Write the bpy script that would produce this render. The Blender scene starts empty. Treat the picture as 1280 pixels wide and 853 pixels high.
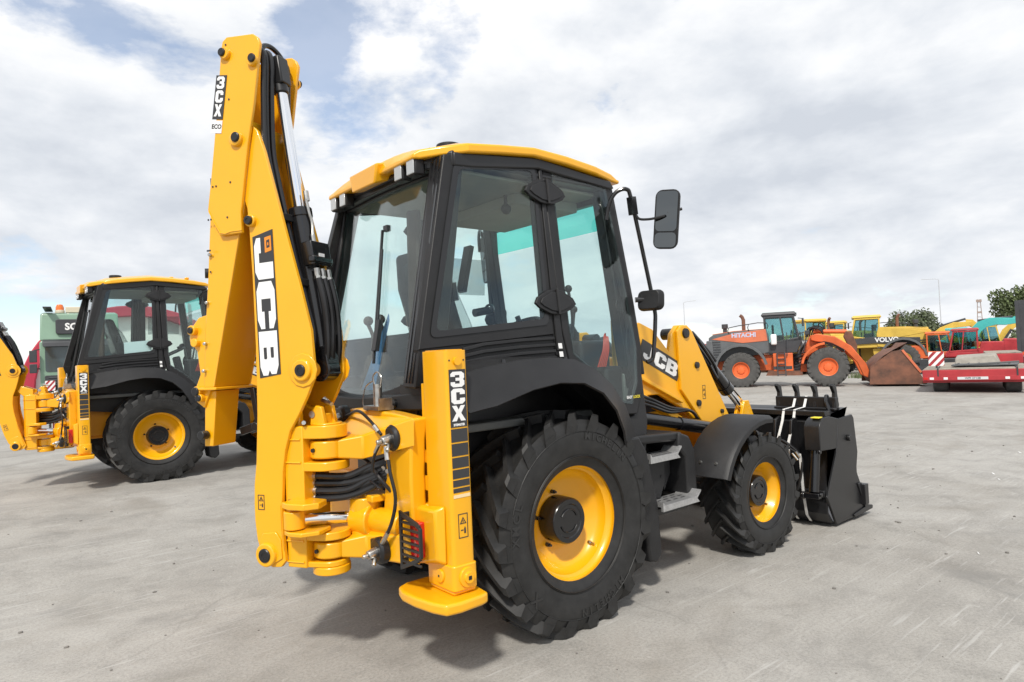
import bpy, math, random
from mathutils import Vector, Matrix
R=math.radians; PI=math.pi
sc=bpy.context.scene; col=sc.collection
random.seed(7)
# ---------------------------------------------------------------- camera
cam_d=bpy.data.cameras.new('camera'); cam_o=bpy.data.objects.new('camera',cam_d); col.objects.link(cam_o)
cam_d.sensor_width=36.0; cam_d.lens=815.684/1280*36; cam_d.clip_end=4000; cam_d.clip_start=.05
def cam_basis(a,p,r):
    d=Vector((math.cos(a)*math.cos(p),math.sin(a)*math.cos(p),math.sin(p)))
    rt=Vector((math.sin(a),-math.cos(a),0)); up=rt.cross(d)
    return math.cos(r)*rt-math.sin(r)*up, math.sin(r)*rt+math.cos(r)*up, d
_r,_u,_d=cam_basis(0.87620,0.02340,0.04386)
m=Matrix((_r,_u,-_d)).transposed().to_4x4(); m.translation=Vector((-2.9256,-3.9833,1.7272))
cam_o.matrix_world=m; sc.camera=cam_o
# ---------------------------------------------------------------- world + sun
SUN_EL=R(49); SUN_DIR=Vector((-.74*math.cos(SUN_EL),-.67*math.cos(SUN_EL),math.sin(SUN_EL))).normalized()
w=bpy.data.worlds.new('World'); sc.world=w; w.use_nodes=True
nt=w.node_tree; N=nt.nodes; Lk=nt.links; N.clear()
def nd(t,**k):
    n=N.new(t)
    for a,b in k.items(): setattr(n,a,b)
    return n
def mth(op,a,b=None,c=None,clamp=False):
    n=nd('ShaderNodeMath',operation=op); n.use_clamp=clamp
    for i,v in enumerate((a,b,c)):
        if v is None: continue
        if isinstance(v,(int,float)): n.inputs[i].default_value=v
        else: Lk.new(v,n.inputs[i])
    return n.outputs[0]
sky=nd('ShaderNodeTexSky',sky_type='NISHITA'); sky.sun_disc=False
sky.sun_elevation=SUN_EL; sky.sun_rotation=math.atan2(SUN_DIR.x,SUN_DIR.y)
sky.air_density=1.0; sky.dust_density=.25; sky.ozone_density=1.6
tc=nd('ShaderNodeTexCoord'); sp=nd('ShaderNodeSeparateXYZ'); Lk.new(tc.outputs['Generated'],sp.inputs[0])
zz=mth('MAXIMUM',sp.outputs[2],0.0)
cb=nd('ShaderNodeCombineXYZ'); Lk.new(sp.outputs[0],cb.inputs[0]); Lk.new(sp.outputs[1],cb.inputs[1])
Lk.new(mth('MULTIPLY',mth('POWER',mth('ADD',zz,.02),.72),2.1),cb.inputs[2])      # clouds flatten towards the horizon
def noise(vec,scale,detail,rough,dist=0.0,off=(0,0,0)):
    mp=nd('ShaderNodeMapping'); mp.inputs['Location'].default_value=off; Lk.new(vec,mp.inputs[0])
    n=nd('ShaderNodeTexNoise'); n.inputs['Scale'].default_value=scale; n.inputs['Detail'].default_value=detail
    n.inputs['Roughness'].default_value=rough; n.inputs['Distortion'].default_value=dist
    Lk.new(mp.outputs[0],n.inputs['Vector']); return n.outputs['Fac']
def ramp(fac,stops):
    r=nd('ShaderNodeValToRGB'); e=r.color_ramp.elements
    while len(e)<len(stops): e.new(.5)
    for i,(p,c) in enumerate(stops):
        e[i].position=p; e[i].color=(c,c,c,1) if isinstance(c,(int,float)) else (*c,1)
    Lk.new(fac,r.inputs[0]); return r.outputs[0]
big=noise(cb.outputs[0],1.7,3,.5,0,(3.1,1.7,.3))
O1=(.4,2.2,1.1)
mid=noise(cb.outputs[0],3.3,11,.56,.15,O1)
midup=noise(cb.outputs[0],3.3,8,.54,.15,(O1[0]-.012,O1[1]-.02,O1[2]+.075))      # the same cloud a little higher up: for the lit upper sides
wisp=noise(cb.outputs[0],8.0,10,.62,.1,(5.2,.3,2.0))
def blob(dv,wd):   # soft weight around one direction of the sky
    n=nd('ShaderNodeVectorMath',operation='DOT_PRODUCT'); Lk.new(tc.outputs['Generated'],n.inputs[0]); n.inputs[1].default_value=Vector(dv).normalized()
    k=mth('SUBTRACT',1.0,n.outputs['Value']); return mth('EXPONENT',mth('MULTIPLY',k,-1.0/wd))
def total(L):
    t=None
    for dv,wd,am in L:
        v=mth('MULTIPLY',blob(dv,wd),am); t=v if t is None else mth('ADD',t,v)
    return t
gap=total([((0.421,0.791,0.444),0.010,0.15),((0.360,0.837,0.413),0.004,0.1),((0.555,0.729,0.400),0.004,0.12),((0.054,0.989,0.134),0.004,0.12),((0.164,0.884,0.439),0.004,0.1),((0.861,0.366,0.353),0.003,0.05)])
thick=total([((0.154,0.960,0.234),0.018,0.2),((0.079,0.953,0.291),0.01,0.08),((0.837,0.481,0.260),0.016,0.16),((0.850,0.404,0.338),0.012,0.1),((0.594,0.727,0.344),0.004,0.12),((0.641,0.637,0.427),0.01,0.05),((0.950,0.311,0.034),0.02,0.1)])
dens=mth('ADD',mth('MULTIPLY',mid,.72),mth('ADD',mth('MULTIPLY',big,.30),mth('MULTIPLY',wisp,.20)))
dens=mth('ADD',mth('SUBTRACT',dens,gap),mth('MULTIPLY',thick,.25))
cov=ramp(dens,[(.465,0.0),(.575,1.0)])
hz=mth('EXPONENT',mth('MULTIPLY',zz,-12.0))
cov=mth('MAXIMUM',mth('MAXIMUM',cov,.34),mth('MULTIPLY',hz,.62))
lit=mth('ADD',mth('MULTIPLY',mth('SUBTRACT',mid,midup),2.3),mth('MULTIPLY',mth('SUBTRACT',wisp,.5),.55))
shd=mth('ADD',mth('ADD',mth('MULTIPLY',mth('SUBTRACT',dens,.55),1.35),thick),mth('SUBTRACT',.40,lit))
cl=ramp(shd,[(.24,(6.2,6.2,6.25)),(.46,(5.6,5.7,5.85)),(.70,(4.75,4.95,5.25)),(1.08,(3.85,4.1,4.5))])
mx=nd('ShaderNodeMixRGB'); Lk.new(cov,mx.inputs[0]); Lk.new(sky.outputs[0],mx.inputs[1]); Lk.new(cl,mx.inputs[2])
bgn=nd('ShaderNodeBackground'); bgn.inputs[1].default_value=.15; Lk.new(mx.outputs[0],bgn.inputs[0])
out=nd('ShaderNodeOutputWorld'); Lk.new(bgn.outputs[0],out.inputs[0])
sd=bpy.data.lights.new('sun','SUN'); sd.energy=3.1; sd.angle=R(5.0); sd.color=(1,.95,.87)
so=bpy.data.objects.new('sun',sd); col.objects.link(so); so.rotation_euler=SUN_DIR.to_track_quat('Z','Y').to_euler()
vs=sc.view_settings; vs.view_transform='Standard'; vs.look='None'; vs.exposure=0.20; vs.gamma=1.0
# ---------------------------------------------------------------- materials
def mat(name,base,rough=.5,metal=0.0,var=0.0,vscale=6.0,bump=0.0,bscale=40.0,coat=0.0,spec=.5,stain=None,emit=None,alpha=None):
    mt=bpy.data.materials.new(name); mt.use_nodes=True; t=mt.node_tree; n=t.nodes; b=n['Principled BSDF']
    b.inputs['Base Color'].default_value=(*base,1); b.inputs['Roughness'].default_value=rough; b.inputs['Metallic'].default_value=metal
    b.inputs['Coat Weight'].default_value=coat; b.inputs['Coat Roughness'].default_value=.08; b.inputs['Specular IOR Level'].default_value=spec
    if emit: b.inputs['Emission Color'].default_value=(*emit[:3],1); b.inputs['Emission Strength'].default_value=emit[3]
    co=n.new('ShaderNodeTexCoord')
    if var or stain:
        nz=n.new('ShaderNodeTexNoise'); nz.inputs['Scale'].default_value=vscale; nz.inputs['Detail'].default_value=8; nz.inputs['Roughness'].default_value=.65
        t.links.new(co.outputs['Object'],nz.inputs['Vector'])
        r=n.new('ShaderNodeValToRGB'); e=r.color_ramp.elements
        e[0].position=.32; e[1].position=.68
        lo=stain or tuple(c*(1-var) for c in base); hi=tuple(min(1,c*(1+var)) for c in base)
        e[0].color=(*lo,1); e[1].color=(*hi,1); t.links.new(nz.outputs['Fac'],r.inputs[0]); t.links.new(r.outputs[0],b.inputs['Base Color'])
        mr=n.new('ShaderNodeMapRange'); mr.inputs[3].default_value=max(.02,rough*.85); mr.inputs[4].default_value=min(1,rough*1.2)
        t.links.new(nz.outputs['Fac'],mr.inputs[0]); t.links.new(mr.outputs[0],b.inputs['Roughness'])
    if bump:
        nb=n.new('ShaderNodeTexNoise'); nb.inputs['Scale'].default_value=bscale; nb.inputs['Detail'].default_value=5
        t.links.new(co.outputs['Object'],nb.inputs['Vector']); bp=n.new('ShaderNodeBump'); bp.inputs['Strength'].default_value=bump; bp.inputs['Distance'].default_value=.004
        t.links.new(nb.outputs['Fac'],bp.inputs['Height']); t.links.new(bp.outputs[0],b.inputs['Normal'])
    return mt
def glass(name,tint,refl=1.0,rough=.0):
    mt=bpy.data.materials.new(name); mt.use_nodes=True; t=mt.node_tree; n=t.nodes; n.clear()
    tr=n.new('ShaderNodeBsdfTransparent'); tr.inputs[0].default_value=(*tint,1)
    gl=n.new('ShaderNodeBsdfGlossy'); gl.inputs['Roughness'].default_value=rough; gl.inputs[0].default_value=(refl,refl,refl,1)
    lw=n.new("ShaderNodeLayerWeight"); lw.inputs[0].default_value=.5; pw=n.new("ShaderNodeMath"); pw.operation="POWER"; pw.inputs[1].default_value=4.0; t.links.new(lw.outputs["Facing"],pw.inputs[0]); fr=n.new("ShaderNodeMapRange"); fr.inputs[3].default_value=.032; fr.inputs[4].default_value=.9; t.links.new(pw.outputs[0],fr.inputs[0]); mx=n.new('ShaderNodeMixShader'); o=n.new('ShaderNodeOutputMaterial')
    t.links.new(fr.outputs[0],mx.inputs[0]); t.links.new(tr.outputs[0],mx.inputs[1]); t.links.new(gl.outputs[0],mx.inputs[2]); t.links.new(mx.outputs[0],o.inputs[0])
    return mt
YEL=mat('yellow_paint',(.84,.405,.005),.30,var=.03,vscale=2.5,coat=.35,bump=.03,bscale=55)
YEL2=mat('shaded_yellow_paint',(.78,.33,.004),.32,var=.03,vscale=2.5,coat=.3,bump=.03,bscale=55)  # same yellow, darker and more orange: shade painted into chassis and boom inside
BLK=mat('black_plastic',(.015,.015,.016),.46,var=.25,vscale=5,spec=.38,bump=.28,bscale=220)
BLKG=mat('black_gloss',(.008,.008,.009),.22,var=.1,vscale=4,coat=.3)
BLKM=mat('black_steel',(.012,.012,.013),.36,var=.3,vscale=4,bump=.04,bscale=60)
RUB=mat('tyre_rubber',(.015,.0148,.0145),.58,var=.55,vscale=9,bump=.12,bscale=90)
RUBL=mat('tyre_lettering',(.022,.022,.022),.5)
HOSE=mat('hose_rubber',(.012,.012,.013),.34)
CHR=mat('chrome',(.86,.87,.88),.09,1.0)
ZNC=mat('zinc_steel',(.52,.51,.48),.34,1.0,var=.2,vscale=30)
ALU=mat('step_aluminium',(.50,.50,.50),.45,.75,var=.15,vscale=40)
GLS=glass('cab_glass',(.89,.955,.945),1.0)
TEAL=glass('teal_glass',(.42,.88,.82),1.0)
WHT=mat('white_print',(.80,.80,.79),.45)
DEC=mat('charcoal_decal',(.035,.035,.037),.42)
REDL=mat('red_lens',(.55,.012,.010),.15,coat=.6)
CLRL=mat('lamp_lens',(.42,.44,.45),.18,coat=.7)
MIR=mat('mirror_glass',(.13,.14,.145),.03,1.0)
SEAT=mat('seat_cloth',(.022,.021,.021),.8,var=.2,vscale=30)
WRAP=glass('plastic_wrap',(.80,.82,.82),.6,.22)
GRY=mat('grey_trim',(.13,.135,.13),.6,var=.12,vscale=12)
LINER=mat('roof_liner',(.30,.29,.25),.8,var=.08)
BLUE=mat('blue_print',(.05,.16,.36),.5)
DUST=mat('brake_dust_orange',(.30,.09,.02),.8)
STRAP=mat('white_strap',(.72,.72,.70),.6,var=.08,vscale=30)
ORP=mat('orange_print',(.75,.25,.02),.5)
YTAPE=mat('yellow_label',(.75,.62,.04),.5)
# ---------------------------------------------------------------- mesh builder
class MB:
    def __init__(s): s.v=[]; s.f=[]; s.mi=[]; s.m=0
    def add(s,vs,fs):
        o=len(s.v); s.v+=[tuple(v) for v in vs]; s.f+=[tuple(i+o for i in f) for f in fs]; s.mi+=[s.m]*len(fs); return s
    def mk(s,m): s.m=m; return s
    def box(s,x0,x1,y0,y1,z0,z1):
        return s.add([(x,y,z) for x in (x0,x1) for y in (y0,y1) for z in (z0,z1)],[(0,1,3,2),(4,6,7,5),(0,4,5,1),(2,3,7,6),(0,2,6,4),(1,5,7,3)])
    def bar(s,p,q,w,h,up=(0,0,1),w2=None,h2=None):
        p,q=Vector(p),Vector(q); d=(q-p).normalized(); a=d.cross(Vector(up))
        if a.length<1e-4: a=d.cross(Vector((1,0,0)))
        a.normalize(); b=a.cross(d).normalized(); w2=w2 or w; h2=h2 or h; V=[]
        for c,ww,hh in ((p,w,h),(q,w2,h2)):
            for i,j in ((-1,-1),(1,-1),(1,1),(-1,1)): V.append(c+a*(i*ww/2)+b*(j*hh/2))
        return s.add(V,[(3,2,1,0),(4,5,6,7),(0,1,5,4),(1,2,6,5),(2,3,7,6),(3,0,4,7)])
    def cyl(s,p,q,r,r2=None,n=20,caps=True):
        p,q=Vector(p),Vector(q); d=(q-p).normalized(); a=d.orthogonal().normalized(); b=d.cross(a); r2=r if r2 is None else r2; V=[]
        for c,rr in ((p,r),(q,r2)):
            for i in range(n):
                t=2*PI*i/n; V.append(c+a*(rr*math.cos(t))+b*(rr*math.sin(t)))
        F=[(i,(i+1)%n,n+(i+1)%n,n+i) for i in range(n)]
        if caps: F+=[tuple(range(n-1,-1,-1)),tuple(range(n,2*n))]
        return s.add(V,F)
    def tube(s,pts,r,n=8,sm=5):
        P=[Vector(p) for p in pts]
        if sm and len(P)>2:
            Q=[]
            for i in range(len(P)-1):
                a,b,c,d=P[max(i-1,0)],P[i],P[i+1],P[min(i+2,len(P)-1)]
                for k in range(sm):
                    t=k/sm; Q.append(.5*((2*b)+(c-a)*t+(2*a-5*b+4*c-d)*t*t+(3*b-a-3*c+d)*t*t*t))
            Q.append(P[-1]); P=Q
        V=[]; T=(P[1]-P[0]).normalized(); u=T.orthogonal().normalized()
        for i,p in enumerate(P):
            t=((P[min(i+1,len(P)-1)]-P[max(i-1,0)])).normalized(); u=(u-t*u.dot(t)).normalized(); w=t.cross(u)
            for k in range(n):
                a=2*PI*k/n; V.append(p+u*(r*math.cos(a))+w*(r*math.sin(a)))
        F=[(i*n+k,i*n+(k+1)%n,(i+1)*n+(k+1)%n,(i+1)*n+k) for i in range(len(P)-1) for k in range(n)]
        F+=[tuple(range(n-1,-1,-1)),tuple(range((len(P)-1)*n,len(P)*n))]
        return s.add(V,F)
    def _map(s,ax):
        return {'y':lambda a,b,c:(a,c,b),'x':lambda a,b,c:(c,a,b),'z':lambda a,b,c:(a,b,c)}[ax] if isinstance(ax,str) else ax
    def prism(s,pts,lo,hi,ax='y'):
        g=s._map(ax); n=len(pts)
        V=[g(a,b,lo) for a,b in pts]+[g(a,b,hi) for a,b in pts]
        F=[tuple(range(n-1,-1,-1)),tuple(range(n,2*n))]+[(i,(i+1)%n,n+(i+1)%n,n+i) for i in range(n)]
        return s.add(V,F)
    def ring(s,outer,inner,lo,hi,ax='y'):
        g=s._map(ax); n=len(outer)
        V=[g(a,b,c) for c in (lo,hi) for P in (outer,inner) for a,b in P]
        F=[]
        for i in range(n):
            j=(i+1)%n
            F+=[(i,j,n+j,n+i),(2*n+i,3*n+i,3*n+j,2*n+j),(i,2*n+i,2*n+j,j),(n+i,n+j,3*n+j,3*n+i)]
        return s.add(V,F)
    def lathe(s,prof,c,ax='y',n=40,a0=0,a1=2*PI):
        # prof: (offset along axis, radius)
        full=abs(a1-a0-2*PI)<1e-6; k=n if full else n+1; V=[]
        for i in range(k):
            t=a0+(a1-a0)*i/n
            for h,r in prof:
                if ax=='y': V.append((c[0]+r*math.cos(t),c[1]+h,c[2]+r*math.sin(t)))
                elif ax=='x': V.append((c[0]+h,c[1]+r*math.cos(t),c[2]+r*math.sin(t)))
                else: V.append((c[0]+r*math.cos(t),c[1]+r*math.sin(t),c[2]+h))
        p=len(prof); F=[]
        for i in range(n):
            j=(i+1)%k
            for q in range(p-1): F.append((i*p+q,i*p+q+1,j*p+q+1,j*p+q))
        return s.add(V,F)
    def loft(s,secs,caps=True):
        n=len(secs[0]); V=[p for S in secs for p in S]; F=[]
        for i in range(len(secs)-1):
            for k in range(n): F.append((i*n+k,i*n+(k+1)%n,(i+1)*n+(k+1)%n,(i+1)*n+k))
        if caps: F+=[tuple(range(n-1,-1,-1)),tuple(range((len(secs)-1)*n,len(secs)*n))]
        return s.add(V,F)
    def ball(s,c,r,n=12,sx=1,sy=1,sz=1):
        V=[];F=[];m_=n//2
        for i in range(m_+1):
            a=PI*i/m_
            for k in range(n): t=2*PI*k/n; V.append((c[0]+r*sx*math.sin(a)*math.cos(t),c[1]+r*sy*math.sin(a)*math.sin(t),c[2]+r*sz*math.cos(a)))
        for i in range(m_):
            for k in range(n): F.append((i*n+k,(i+1)*n+k,(i+1)*n+(k+1)%n,i*n+(k+1)%n))
        return s.add(V,F)
    def xf(s,M,i0=0):
        for i in range(i0,len(s.v)): s.v[i]=tuple(M@Vector(s.v[i]))
        return s
def mesh_from(name,mb,mats,ang=35):
    me=bpy.data.meshes.new(name); me.from_pydata(mb.v,[],mb.f)
    for mm in (mats if isinstance(mats,(list,tuple)) else [mats]): me.materials.append(mm)
    if any(mb.mi): me.polygons.foreach_set('material_index',mb.mi)
    import bmesh
    bm=bmesh.new(); bm.from_mesh(me); bmesh.ops.recalc_face_normals(bm,faces=bm.faces); bm.to_mesh(me); bm.free()
    me.polygons.foreach_set('use_smooth',[True]*len(me.polygons)); me.set_sharp_from_angle(angle=R(ang)); me.update()
    return me
def pieces(mb):
    # far-apart loose pieces of one mesh become objects of their own
    n=len(mb.v); par=list(range(n))
    def find(i):
        while par[i]!=i: par[i]=par[par[i]]; i=par[i]
        return i
    for f in mb.f:
        r=find(f[0])
        for j in f[1:]:
            q=find(j)
            if q!=r: par[q]=r
    isl={}
    for i in range(n): isl.setdefault(find(i),[]).append(i)
    K=list(isl)
    if len(K)<2 or len(K)>150: return [mb]
    B=[]
    for k in K:
        P=[mb.v[i] for i in isl[k]]; B.append(([min(p[a] for p in P) for a in range(3)],[max(p[a] for p in P) for a in range(3)]))
    S=[max(h[a]-l[a] for a in range(3)) for l,h in B]; g=list(range(len(K)))
    def gf(i):
        while g[i]!=i: i=g[i]
        return i
    for i in range(len(K)):
        for j in range(i):
            d=math.sqrt(sum(max(0,B[i][0][a]-B[j][1][a],B[j][0][a]-B[i][1][a])**2 for a in range(3)))
            if d<=max(.02,.5*max(S[i],S[j])): g[gf(i)]=gf(j)
    own={}
    for idx,k in enumerate(K): own[k]=gf(idx)
    if len(set(own.values()))<2: return [mb]
    out={}
    for f,m_ in zip(mb.f,mb.mi):
        c=own[find(f[0])]; b,mp=out.setdefault(c,(MB(),{}))
        for i in f:
            if i not in mp: mp[i]=len(b.v); b.v.append(mb.v[i])
        b.f.append(tuple(mp[i] for i in f)); b.mi.append(m_)
    return [b for b,_ in out.values()]
def obj(name,mb,mats,parent=None,bev=0.0,seg=2,ang=35):
    L=pieces(mb) if parent else [mb]
    if len(L)>1: return [obj1(name,b,mats,parent,bev,seg,ang) for b in L][0]
    return obj1(name,mb,mats,parent,bev,seg,ang)
def obj1(name,mb,mats,parent=None,bev=0.0,seg=2,ang=35):
    o=bpy.data.objects.new(name,mesh_from(name,mb,mats,ang)); col.objects.link(o)
    if parent: o.parent=parent
    if bev:
        b=o.modifiers.new('bevel','BEVEL'); b.width=bev; b.segments=seg; b.limit_method='ANGLE'; b.angle_limit=R(40); b.harden_normals=False
    return o
def tag(o,label=None,cat=None,group=None,kind=None):
    for k,v in (('label',label),('category',cat),('group',group),('kind',kind)):
        if v: o[k]=v
    return o
def thing(name,label,cat,loc=(0,0,0),rz=0,group=None):
    o=bpy.data.objects.new(name,None); col.objects.link(o); o.location=loc; o.rotation_euler=(0,0,rz); o.empty_display_size=.2
    return tag(o,label,cat,group)
def part(name,parent,loc=(0,0,0),rz=0):
    o=bpy.data.objects.new(name,None); col.objects.link(o); o.parent=parent; o.location=loc; o.rotation_euler=(0,0,rz); o.empty_display_size=.1; return o
def copy_tree(o,parent=None):
    c=o.copy(); col.objects.link(c); c.parent=parent
    for ch in list(o.children): copy_tree(ch,c)
    return c
def place(o,M):  # keep a part's own small transform
    o.matrix_local=M
# ---------------------------------------------------------------- lettering
def fill(polys,depth,M,mb):
    # 2D outlines (holes allowed) -> extruded mesh added to mb through matrix M (x right, y up, z out)
    cu=bpy.data.curves.new('glyph','CURVE'); cu.dimensions='2D'; cu.fill_mode='BOTH'; cu.extrude=depth/2
    for P in polys:
        s=cu.splines.new('POLY'); s.points.add(len(P)-1); s.use_cyclic_u=True
        for i,(x,y) in enumerate(P): s.points[i].co=(x,y,0,1)
    add_curve(cu,M,mb,depth)
def add_curve(cu,M,mb,depth):
    o=bpy.data.objects.new('glyph',cu); col.objects.link(o)
    dg=bpy.context.evaluated_depsgraph_get(); me=bpy.data.meshes.new_from_object(o.evaluated_get(dg))
    mb.add([M@(v.co+Vector((0,0,depth/2))) for v in me.vertices],[tuple(p.vertices) for p in me.polygons])
    bpy.data.objects.remove(o); bpy.data.curves.remove(cu); bpy.data.meshes.remove(me)
def text(st,size,depth,M,mb,align='CENTER',bold=0.0,sx=1.0):
    cu=bpy.data.curves.new('glyph','FONT'); cu.body=st; cu.size=size; cu.extrude=depth/2; cu.align_x=align; cu.align_y='CENTER'; cu.offset=bold; cu.resolution_u=3
    add_curve(cu,M@Matrix.Diagonal((sx,1,1,1)),mb,depth)
GL={ # square-cut block letters, height 1
 'J':([[(.46,1),(.76,1),(.76,.16),(.62,0),(.14,0),(0,.14),(0,.36),(.28,.36),(.28,.24),(.46,.24)]],.76),
 'C':([[(.16,0),(.66,0),(.82,.16),(.82,.38),(.52,.38),(.52,.24),(.30,.24),(.30,.76),(.52,.76),(.52,.62),(.82,.62),(.82,.84),(.66,1),(.16,1),(0,.84),(0,.16)]],.82),
 'B':([[(0,0),(.66,0),(.82,.14),(.82,.40),(.72,.50),(.80,.60),(.80,.86),(.64,1),(0,1)],[(.30,.22),(.30,.40),(.50,.40),(.52,.37),(.52,.25),(.50,.22)],[(.30,.60),(.30,.78),(.48,.78),(.50,.75),(.50,.63),(.48,.60)]],.82),
 '3':([[(.14,0),(.66,0),(.82,.15),(.82,.40),(.74,.50),(.82,.60),(.82,.85),(.66,1),(.14,1),(0,.86),(0,.68),(.26,.68),(.26,.78),(.54,.78),(.54,.60),(.30,.60),(.30,.41),(.54,.41),(.54,.22),(.26,.22),(.26,.33),(0,.33),(0,.14)]],.82),
 'X':([[(0,0),(.28,0),(.42,.30),(.56,0),(.86,0),(.58,.51),(.84,1),(.57,1),(.43,.72),(.30,1),(.02,1),(.28,.51)]],.86)}
def glyph(ch,x,y,w,h,M,mb,depth=.0015):
    P,gw=GL[ch]
    fill([[(x+a/gw*w,y+b*h) for a,b in poly] for poly in P],depth,M,mb)
def frame(o,xa,ya):  # matrix from origin, x axis, y axis
    xa=Vector(xa).normalized(); ya=Vector(ya); ya=(ya-xa*ya.dot(xa)).normalized(); za=xa.cross(ya)
    M=Matrix((xa,ya,za)).transposed().to_4x4(); M.translation=Vector(o); return M
# ================================================================ the backhoe loader
def rounded(x0,x1,y0,y1,r,k=4):
    P=[]
    for cx,cy,a in ((x1-r,y1-r,0),(x0+r,y1-r,90),(x0+r,y0+r,180),(x1-r,y0+r,270)):
        for i in range(k+1):
            t=R(a+90*i/k); P.append((cx+r*math.cos(t),cy+r*math.sin(t)))
    return P
def arc(cx,cy,r,a0,a1,k=8): return [(cx+r*math.cos(R(a0+(a1-a0)*i/k)),cy+r*math.sin(R(a0+(a1-a0)*i/k))) for i in range(k+1)]
def tyre_mesh(Rt,hw,rb,sg,cz,N,lugh,seed=0,lugw=1.0,drop=0.0):
    mb=MB(); k=Rt/.704
    prof=[(-.74*hw,rb-.015),(-.80*hw,rb+.012),(-.90*hw,rb+.06*k),(-.965*hw,rb+.14*k),(-.97*hw,rb+.19*k),(-.935*hw,Rt-.085*k),(-.86*hw,Rt-.052*k),(-.6*hw,Rt-lugh-.004),(0,Rt-lugh),(.6*hw,Rt-lugh-.004),(.86*hw,Rt-.052*k),(.935*hw,Rt-.085*k),(.97*hw,rb+.19*k),(.965*hw,rb+.14*k),(.90*hw,rb+.06*k),(.80*hw,rb+.012),(.74*hw,rb-.015)]
    mb.lathe(prof,(0,0,0),'y',72)
    for r0 in (rb+.045*k,rb+.052*k,Rt-.125*k): # moulded rings on the sidewall
        for e in (-1,1): mb.lathe([(e*(.905*hw+(r0-rb-.06*k)*.5*hw if r0<rb+.1 else .966*hw),r0-.003),(e*(.985*hw if r0>rb+.1 else .925*hw),r0),(e*(.905*hw if r0<rb+.1 else .966*hw),r0+.004)],(0,0,0),'y',64)
    for e in (-1,1):
        for i in range(N):
            th0=2*PI*(i+(.5 if e>0 else 0))/N; S=[]
            for t in (0,.25,.5,.75,.93,1.0,1.07):
                y=e*(-.02+(hw*.985+.02)*min(t,1)); th=th0+.40*(t**1.15)*(.704/Rt)**.5
                wl=(.017+.019*t**1.5)*k*lugw; top=Rt-.010*t*t*k; bs=Rt-lugh-.03*k
                if t>=1: top=Rt-.022*k
                if t>1: top=Rt-.105*k; bs=Rt-.13*k; y=e*hw*.975; wl*=.8
                w2=wl*1.35
                S.append([((r)*math.cos(th+d/r),y,(r)*math.sin(th+d/r)) for r,d in ((bs,-w2),(top,-wl*.82),(top,wl*.82),(bs,w2))])
            mb.loft(S)
    for i,v in enumerate(mb.v):
        z=max(v[2],-cz+.003+.0004*(i%3)); mb.v[i]=(v[0],v[1]*sg,z)
    return mb
def arc_text(st,r,a_mid,size,y,sg,mb,step):
    # raised letters round the sidewall; read from outside (outside = -y when sg=1)
    n=len(st)
    for i,ch in enumerate(st):
        a=a_mid-(i-(n-1)/2)*step*sg*1.0
        o=Vector((r*math.cos(a),y,r*math.sin(a))); rad=Vector((math.cos(a),0,math.sin(a))); tn=Vector((math.sin(a),0,-math.cos(a)))*sg
        if ch!=' ': text(ch,size,.004,frame(o,tn,rad),mb,bold=size*.02)
def make_wheel(T,name,cx,yc,cz,Rt,hw,rl,N,sg,front=False,steer=0.0,lugh=.04,lugw=1.0):
    # sg=+1: outer face towards -y
    W=part(name,T,(cx,yc,cz),steer)
    obj('tyre',tyre_mesh(Rt,hw,rl-.008,sg,cz,N,lugh,lugw=lugw),RUB,W,ang=30)
    k=rl/.379; lip=-(.167 if not front else .125); mb=MB()
    prof=[(lip,rl-.012),(lip-.006,rl),(lip-.001,rl+.005),(lip+.012,rl+.001),(lip+.02,rl-.022*k),(lip+.045,rl-.030*k),(lip+.055,rl-.048*k),(lip+.115,rl-.056*k),(lip+.13,rl-.075*k),(lip+.165,rl-.10*k),(lip+.19,rl-.16*k),(lip+.20,.15*k),(lip+.185,.13*k),(lip+.185,.02)]
    mb.lathe([(h*sg,r) for h,r in prof],(0,0,0),'y',56)
    mb.lathe([((lip+.02)*sg,rl+.0),(-(lip)*sg,rl+.0),(-lip*sg,rl-.03)],(0,0,0),'y',40)
    rim=obj('rim',mb,YEL,W,ang=50)
    mb=MB(); hr=.147*k if not front else .132; y0=(lip+.19)*sg; y1=(lip+.06 if not front else lip+.045)*sg
    mb.lathe([(y0,hr*1.02),(y1+.012*sg,hr),(y1,hr-.010),(y1,hr*.74),(y1+.006*sg,hr*.70),(y1+.006*sg,.0)],(0,0,0),'y',36)
    for a0,a1 in ((20,150),(200,330)): mb.tube([(hr*.5*math.cos(R(a)),y1+.002*sg,hr*.5*math.sin(R(a))) for a in range(a0,a1+1,26)],.005,6,2)
    obj('hub',mb,BLKG,W,ang=40)
    nb=5 if not front else 8
    for i in range(nb):
        a=2*PI*(i+.35)/nb; p=Vector((math.cos(a)*hr*1.2,0,math.sin(a)*hr*1.2)); mb=MB()
        mb.cyl(p+Vector((0,(lip+.198)*sg,0)),p+Vector((0,(lip+.168)*sg,0)),.014,.014,6)
        mb.cyl(p+Vector((0,(lip+.17)*sg,0)),p+Vector((0,(lip+.150)*sg,0)),.008,.008,8); obj('wheel_bolt',mb,BLKG,W)
    mb=MB(); p=Vector((.62*rl,(lip+.13)*sg,-.52*rl)); mb.cyl(p,p+Vector((0,-.05*sg,0)),.006); mb.cyl(p,p+Vector((0,-.018*sg,0)),.014); obj('valve',mb,ZNC,W)
    if not front:
        mb=MB(); y=-.972*hw*sg
        arc_text('MICHELIN',rl+.165,R(62),.062,y,sg,mb,.098); arc_text('MICHELIN',rl+.165,R(-72),.062,y,sg,mb,.098)
        arc_text('XMCL',rl+.165,R(170),.075,y,sg,mb,.12); arc_text('X',rl+.165,R(222),.10,y,sg,mb,.12)
        obj('sidewall_lettering',mb,RUBL,W)
    return W
def ys(z): return .74+.095*(2.9-z)
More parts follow.
